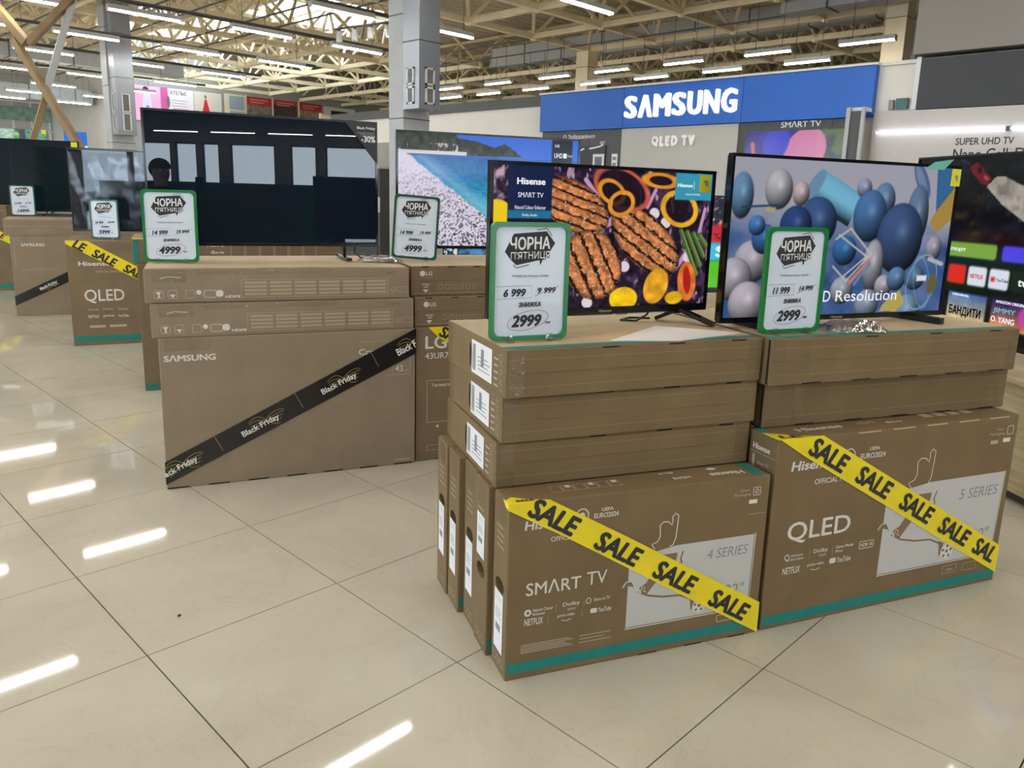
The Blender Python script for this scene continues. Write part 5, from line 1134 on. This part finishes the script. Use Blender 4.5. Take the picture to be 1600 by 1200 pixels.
# --- left stacks
t = carton('tall upright carton with four-letter logo and sale tape in the left group', (.570, 1.633, 0), -19, 1.30, .16, .82, K_LG, None)
SFr = s_front()
text(t, 'QLED', SFr, .10, .335, .28, .11, M_WPRINT, .012, name='logo'); rect(t, 'teal_strip', .006, 1.29, .03, .075, SFr, M_TEAL); text(t, 'Hisense', SFr, .075, .630, .22, .034, M_WPRINT, .03); text(t, 'OFFICIAL PARTNER', SFr, .19, .575, .20, .018, M_GPRINT, .01)
for r in range(2):
    for c, s_ in enumerate((('Quantum', 'Dolby', 'Game'), ('NETFLIX', 'prime', 'YouTube'))[r]): text(t, s_, SFr, .115 + c * .105, .275 - r * .055, .075, .022, M_WPRINT if r else M_GPRINT, .015)
for q in range(2): rect(t, 'fine_print', .12 + q * .14, .23 + q * .15, .14, .16, SFr, M_GPRINT)
sale_tape(t, SFr, [(-.003, .822), (.15, .822), (.46, .635), (1.0, .32), (1.0, .21), (.46, .53), (.0, .80)], [('LE', (.095, .785)), ('SALE', (.26, .690)), ('SALE', (.47, .570)), ('SALE', (.68, .45))], -31, .18, .068)
poly(t, 'sale_tape', [(-.003, -.003), (.15, -.003), (.0, .06)], s_top(.82), M_YTAPE, .003); rect(t, 'packing_tape', .15, .55, .74, .815, SFr, M_CTAPE, .001)
for k in range(4): carton('plain upright carton hidden behind the left logo carton, %s from the front' % ORD[k + 1], (.570 + .057 * (k + 1), 1.633 + .165 * (k + 1), 0), -19, 1.30, .16, .82, K_LG, None, 'hidden upright cartons of the left group')
t = carton('upright grey-brown carton with a short black tape in the left group', (.612, 3.463, 0), -16, 1.23, .15, .75, K_SAM, None)
SFr = s_front(); text(t, 'SΛMSUNG', SFr, .085, .660, .19, .030, M_WPRINT, .03, name='logo')
tp = poly(t, 'black_friday_tape', [(-.003, .10), (-.003, .19), (.42, .40), (.80, .59), (.80, .49), (.42, .30)], SFr, M_BTAPE, .003); textc(tp, 'Black Friday', SFr, .28, .285, .16, .035, M_WHITE, rot=27, bold=.02, lift=.004, name='tape_lettering')
for q in range(4): stroke(tp, 'gold_swirl', [(.21 + .02 * q, .24), (.25 + .02 * q, .285), (.34 + .01 * q, .28 + .008 * q)], .003, SFr, M_GOLD, .0036)
rect(t, 'packing_tape', .01, .12, .68, .745, SFr, M_CTAPE, .001); stroke(t, 'fold_outline', [(.03, .45), (.03, .70)], .003, SFr, M_GPRINT); stroke(t, 'fold_outline', [(.06, .44), (.36, .44)], .003, SFr, M_GPRINT)
for k in range(4): carton('plain upright carton hidden behind the left grey-brown carton, %s from the front' % ORD[k + 1], (.612 + .045 * (k + 1), 3.463 + .155 * (k + 1), 0), -16, 1.23, .15, .75, K_SAM, None, 'hidden upright cartons behind the left grey-brown carton')
t = carton('lying carton with a row of small print under the dark teal television', (.60, 3.60, .7505), -16, 1.23, .80, .154, K_SAM, None)
SFr = s_front()
for q in range(6): SYM(t, SFr, .20 + q * .04, .03, .028, M_GPRINT)
rect(t, 'flap_crease', .01, 1.2, .09, .092, SFr, M_GPRINT)
t = carton('upright brown carton with a teal foot strip at the left edge', (.10, 5.95, 0), -24, 1.10, .2, .72, K_LG, None)
SFr = s_front(); rect(t, 'teal_strip', .005, 1.095, .03, .08, SFr, M_TEAL); text(t, '4k', SFr, .82, .38, .13, .13, M_WPRINT, 0); text(t, 'Ultra HD', SFr, .84, .31, .09, .03, M_GPRINT)
sale_tape(t, SFr, [(.75, .722), (.92, .722), (1.10, .62), (1.10, .52)], [('LE', (.98, .64))], -29, .17, .06)
t = carton('small brown carton on top of the left edge carton', (.15, 6.0, .7205), -24, 1.02, .3, .26, K_LG, None); text(t, 'TV', s_front(), .84, .12, .08, .06, M_GPRINT, .01); rect(t, 'flap_crease', .01, 1.0, .2, .203, s_front(), M_GPRINT)

# ================================================================== PRICE SIGNS
def price_sign(label, x, y, z, yaw, model, p1, p2, p3, green=M_GREEN, roll=0.0, lean=0.0):
    W, H, D, fw = .222, .310, .010, .0115
    t = thing('price_sign', label, 'price sign', (x, y, z + .004), yaw, 'green framed price signs'); t.rotation_euler = (R(-lean), R(roll), R(yaw))
    o, i = rrect(0, W, 0, H, .016), rrect(fw, W - fw, fw, H - fw, .018); n = len(o)
    v = [(p[0], -.004, p[1]) for p in o] + [(p[0], -.004, p[1]) for p in i] + [(p[0], D, p[1]) for p in o] + [(p[0], .001, p[1]) for p in i]
    f = []
    for k in range(n):
        j = (k + 1) % n; f += [(k, j, n + j, n + k), (k, 2 * n + k, 2 * n + j, j), (n + k, n + j, 3 * n + j, 3 * n + k)]
    f.append(tuple(range(2 * n, 3 * n)))
    MB().add(v, f).build('frame', green, t, bevel=0)
    S0 = s_front(.001); pp = flat(t, 'price_sheet', i, [tuple(range(n))], S0, M_PAPER, .0)
    C1 = lambda a, b: ((a - 165) / 1240 * W, H - ((330 + b / 10) - 352) / 185 * H)
    C2 = lambda a, b: ((a - 165) / 1240 * W, H - ((440 + b / 10) - 352) / 185 * H)
    poly(t, 'badge', [C1(*q) for q in ((375, 675), (510, 400), (1025, 355), (1170, 540), (1060, 715), (1010, 790), (975, 802), (940, 890), (925, 806), (560, 885), (470, 800))], S0, M_INK, .0006)
    stroke(t, 'badge_outline', [C1(*q) for q in ((870, 338), (1025, 312), (1075, 370), (1115, 430))], .002, S0, M_INK); stroke(t, 'badge_outline', [C1(*q) for q in ((512, 880), (558, 930), (760, 876))], .002, S0, M_INK)
    a, b = C1(450, 648), C1(1090, 430); text(t, 'ЧОРНА', S0, a[0], a[1] - .001, b[0] - a[0], (b[1] - a[1]) * .93, M_WHITE, .03, slope=.03, lift=.0010)
    a, b = C1(465, 812), C1(1085, 668); text(t, "П'ЯТНИЦЯ", S0, a[0] - .0008, a[1] - .0016, b[0] - a[0] + .0016, (b[1] - a[1]) * .97, M_INK, .07, slope=.03, lift=.0009); text(t, "П'ЯТНИЦЯ", S0, a[0], a[1] - .0006, b[0] - a[0], (b[1] - a[1]) * .92, M_WHITE, .025, slope=.03, lift=.0013)
    a, b = C1(490, 1078), C1(1075, 1030); text(t, model, S0, a[0], a[1], b[0] - a[0], b[1] - a[1], M_GREYTXT, .01)
    stroke(t, 'price_box', [C2(*q) for q in ((255, 118), (820, 104), (816, 296), (265, 316))], .0011, S0, M_GREYTXT)
    a, b = C2(370, 282), C2(722, 158); text(t, p1, S0, a[0], a[1], b[0] - a[0], b[1] - a[1], M_INK, .035, .22, slope=.02)
    a, b = C2(915, 235), C2(1205, 140); text(t, p2, S0, a[0], a[1], b[0] - a[0], b[1] - a[1], M_INK, .03, .22, slope=.02); stroke(t, 'strike_line', [C2(865, 275), C2(960, 232), C2(1260, 115)], .0013, S0, M_MAGENTA, .0014)
    a, b = C2(610, 448), C2(970, 368); text(t, 'ЗНИЖКА', S0, a[0], a[1], b[0] - a[0], b[1] - a[1], M_INK, .04, .2, slope=.02)
    a, b = C2(502, 768), C2(990, 572); ww = (b[0] - a[0]) * (1.15 if len(p3) > 4 else 1); text(t, p3, S0, a[0], a[1], ww, b[1] - a[1], M_INK, .045, .22, slope=.02)
    c = C2(768, 660); stroke(t, 'price_oval', oval(c[0], c[1], .060, .0245, 12, 40), .0013, S0, M_MAGENTA, closed=True); a = C2(1050, 728); text(t, 'грн', S0, a[0], a[1], .015, .007, M_INK, .03, .15)
    for q in (.045, .16): MB().box(q, q + .018, -.022, .05, -.004, .0).box(q, q + .018, -.008, -.0045, 0, .016).box(q, q + .018, D, D + .003, 0, .02).build('clear_foot', M_ACRYL, t)
    return t
price_sign('green framed price sign in front of the grilled food television', .102, -3.593, .8845, -23.6, 'Телевізор Hisense 32A4N', '6 999', '9 999', '2999')
price_sign('green framed price sign in front of the blue spheres television', .819, -3.984, .8850, -23.2, 'Телевізор Hisense 40A4N', '11 999', '14 999', '2999')
price_sign('green framed price sign at the left end of the large switched-off television', -.000, -1.520, .932, -29.5, 'Телевізор Samsung UE43CU7100UXUA', '14 999', '19 999', '4999', lean=2)
price_sign('dark green framed price sign left of the beach television', 1.030, -1.905, .945, -37, 'Телевізор LG 43UR78006LK', '14 999', '19 999', '4999', M_DGREEN, 3.5, 2)
price_sign('green framed price sign on the tall logo carton of the left group', .82, 1.83, .824, -42, 'Телевізор Hisense', '18 999', '24 999', '5999', M_DGREEN)
price_sign('green framed price sign at far left in front of the dark teal television', .84, 4.32, .907, -22, 'Телевізор Samsung', '24 999', '39 999', '14999', M_DGREEN)

# ================================================================== SMALL THINGS
def bagged_remote(label, x, y, z, yaw, L=.16, bag=True):
    t = thing('remote_control', label, 'remote', (x, y, z), yaw)
    MB().box(-L / 2, L / 2, -.018, .018, .002, .018).build('body', M_BLACKP if bag else M_TRAY, t, bevel=.005)
    poly(t, 'button_ring', oval(L * .3, 0, .011, .011), s_top(.0182), M_SLOT if not bag else M_GREYTXT)
    if bag:
        n, m_ = 18, 9; b = MB(); rg = np.random.default_rng(int(abs(x) * 1000))
        for i in range(n):
            for j in range(m_):
                u, q = i / (n - 1) * 2 - 1, j / (m_ - 1) * 2 - 1; e = max(abs(u), abs(q))
                b.v.append((u * (L / 2 + .025), q * .036, .0015 + (0.026 + .010 * rg.random()) * (1 - e ** 4) + .003 * rg.random()))
        for i in range(n - 1):
            for j in range(m_ - 1): b.f.append((i * m_ + j, (i + 1) * m_ + j, (i + 1) * m_ + j + 1, i * m_ + j + 1))
        b.build('plastic_bag', M_BAG, t)
    return t
q = cl(OH, YH, 1.165, .135); bagged_remote('remote control in a shiny plastic bag beside the spheres television sign', q[0], q[1], .8840, -35)
q = cl(OH, YH, .965, .205); t = thing('plug_adapter', 'black power plug lying behind the spheres television sign', 'plug', (q[0], q[1], .8840), -30); MB().tube([(0, 0, .018), (.05, 0, .017), (.10, 0, .015)], [.016, .017, .010], 10).build('body', M_BLACKP, t); MB().tube([(.10, 0, .012), (.14, .02, .006), (.19, .05, .004)], .004, 6).build('cable', M_BLACKP, t)
q = cl(OS, YS, .985, .275); bagged_remote('grey remote control in clear film beside the dark green price sign', q[0], q[1], .9315, -62, .17, True)
pts = [cl(OH, YH, a, b, .8835) for a, b in ((.33, .135), (.52, .095), (.78, .175), (.585, .33))]
sh = MB().add([(p[0], p[1], p[2]) for p in pts] + [(p[0], p[1], p[2] + .0025) for p in pts], [(3, 2, 1, 0), (4, 5, 6, 7), (0, 1, 5, 4), (1, 2, 6, 5), (2, 3, 7, 6), (3, 0, 4, 7)]).build('paper_booklet', M_LABEL); tag(sh, 'white printed leaflet lying under the grill television', 'leaflet')
q = (-.455, -2.86); sp = MB().tube([(-.004, 0, .003), (0, .002, .004), (.005, .001, .003)], [.002, .0035, .0015], 6).build('floor_crumb', M_SLOT); sp.location = (q[0], q[1], 0); tag(sp, 'tiny black crumb on the floor tiles left of the cartons', 'crumb')

# ================================================================== BEHIND THE CAMERA, SEEN IN THE DARK SCREENS
t = thing('reflection_blocker', 'added dark olive counter mirrored in the large switched-off television', 'blocker', (-6.2, -13.0, 0))  # added block that hides the mirrored floor and darkens the screen reflection
MB().box(0, 4.2, 0, .6, .08, 1.30).build('body', mat('blocker_olive', (.035, .037, .026), .6, var=.1), t, bevel=.01); MB().box(-.03, 4.23, -.03, .63, 1.30, 1.34).build('blocker_top', M_PDARK, t, bevel=.006); MB().box(.05, 4.15, .04, .56, 0, .08).build('plinth', M_PBLACK, t)
for k in range(4): MB().box(.06 + k * 1.04, 1.02 + k * 1.04, .6, .615, .14, 1.24).build('door', mat('blocker_olive', (.035, .037, .026), .6), t, bevel=.004)
def photographer():
    fwd = Vector((.717, .697, 0)); rt = Vector((.697, -.717, 0)); base = Vector((CAM.x, CAM.y, 0)) - rt * .23 - fwd * .36
    L = lambda r, f, z: (r, f, z)
    V = []; E = []; RAD = []
    def node(p, r, par=None):
        V.append(p); RAD.append(r)
        if par is not None: E.append((par, len(V) - 1))
        return len(V) - 1
    pel = node(L(0, 0, .86), .135); wa = node(L(0, .01, 1.0), .125, pel); ch = node(L(0, .01, 1.18), .15, wa); nk0 = node(L(0, 0, 1.32), .075, ch); nk = node(L(0, .015, 1.38), .052, nk0); hd0 = node(L(0, .03, 1.44), .078, nk); hd1 = node(L(0, .03, 1.52), .088, hd0); node(L(0, .02, 1.58), .06, hd1)
    for s in (-1, 1):
        hp = node(L(.09 * s, 0, .80), .095, pel); kn = node(L(.10 * s, .01, .45), .060, hp); an = node(L(.10 * s, -.01, .09), .040, kn); fb = node(L(.105 * s, .07, .045), .040, an); node(L(.115 * s, .16, .035), .032, fb)
        sh = node(L(.165 * s, 0, 1.27), .062, ch)
        if s > 0: el = node(L(.25, .08, 1.08), .045, sh); wr = node(L(.225, .255, 1.285), .030, el); pa = node(L(.223, .292, 1.315), .032, wr); tip = [(.208, .307, 1.385), (.222, .309, 1.387), (.236, .307, 1.38), (.249, .303, 1.37)]; th = (.192, .300, 1.345)
        else: el = node(L(-.24, .05, 1.02), .045, sh); wr = node(L(-.15, .24, 1.08), .030, el); pa = node(L(-.115, .28, 1.09), .032, wr); tip = [(-.06, .315, 1.105), (-.055, .312, 1.09), (-.058, .308, 1.075), (-.065, .302, 1.062)]; th = (-.095, .30, 1.13)
        p0 = Vector(V[pa])
        for q in tip:
            q = Vector(q); m_ = node(tuple(p0.lerp(q, .55) + Vector((0, .008, 0))), .010, pa); node(tuple(q), .008, m_)
        q = Vector(th); m_ = node(tuple(p0.lerp(q, .5)), .011, pa); node(tuple(q), .009, m_)
    me = bpy.data.meshes.new('person'); me.from_pydata(V, E, [])
    ob = bpy.data.objects.new('tmp_body', me); COL.objects.link(ob)
    sk = ob.modifiers.new('skin', 'SKIN'); sk.use_smooth_shade = True
    for i, r in enumerate(RAD): me.skin_vertices[0].data[i].radius = (r, r * (.72 if i in (0, 1, 2) else 1)); me.skin_vertices[0].data[i].use_root = (i == 0)
    ob.modifiers.new('sub', 'SUBSURF').levels = 2
    bpy.context.view_layer.update(); dg = bpy.context.evaluated_depsgraph_get(); bm_ = bpy.data.meshes.new_from_object(ob.evaluated_get(dg)); bpy.data.objects.remove(ob)
    bm_.materials.clear()
    for q in (mat('jacket_dark', (.02, .021, .026), .8, var=.2), mat('skin_tone', (.45, .28, .20), .5), mat('jeans_dark', (.03, .035, .055), .8, var=.2), mat('shoe_black', (.012, .012, .013), .5)): bm_.materials.append(q)
    for p in bm_.polygons:
        c = p.center; hand = (c.y > .27 and c.z > 1.0); p.material_index = 1 if (c.z > 1.36 or hand) else 0 if c.z > .84 else 2 if c.z > .075 else 3
    yaw = math.degrees(math.atan2(rt.y, rt.x))
    t = thing('person', 'person in a dark jacket holding up a phone, mirrored in the switched-off televisions', 'person', base, yaw)
    link('body', bm_, None, t); t.scale = (1, 1, .925)
    h = bmesh.new(); bmesh.ops.create_uvsphere(h, u_segments=16, v_segments=10, radius=.104)
    bmesh.ops.delete(h, geom=[v for v in h.verts if v.co.z < -.02 and v.co.y > -.02], context='VERTS'); hm = bpy.data.meshes.new('hair'); h.to_mesh(hm); h.free(); hm.materials.append(mat('hair_dark', (.015, .011, .009), .7))
    ho = link('hair', hm, None, t); ho.location = (0, .018, 1.525); ho.scale = (.93, 1.0, 1.0)
    ef = bmesh.new(); bmesh.ops.create_uvsphere(ef, u_segments=8, v_segments=6, radius=.012); em = bpy.data.meshes.new('eye'); ef.to_mesh(em); ef.free(); em.materials.append(M_WHITE)
    for s in (-1, 1): e = link('eye', em, None, t); e.location = (.032 * s, .112, 1.505)
    MB().prism([(-.012, 1.475), (.012, 1.475), (.006, 1.51), (-.006, 1.51)], .10, .135, 'y').build('nose', MATS['skin_tone'], t, bevel=.004); MB().box(-.024, .024, .108, .117, 1.445, 1.453).build('mouth', mat('lips', (.30, .12, .10), .5), t, bevel=.002)
    ph = thing('phone', 'black phone held up in the person\'s right hand, mirrored in the dark screens', 'phone', (CAM.x - fwd.x * .035, CAM.y - fwd.y * .035, 1.19), yaw)
    MB().box(-.037, .037, -.004, .005, 0, .155).build('case', M_BLACKP, ph, bevel=.003); MB().box(-.034, .034, -.0048, -.0042, .004, .151).build('display', M_GLOSSB, ph)
photographer()
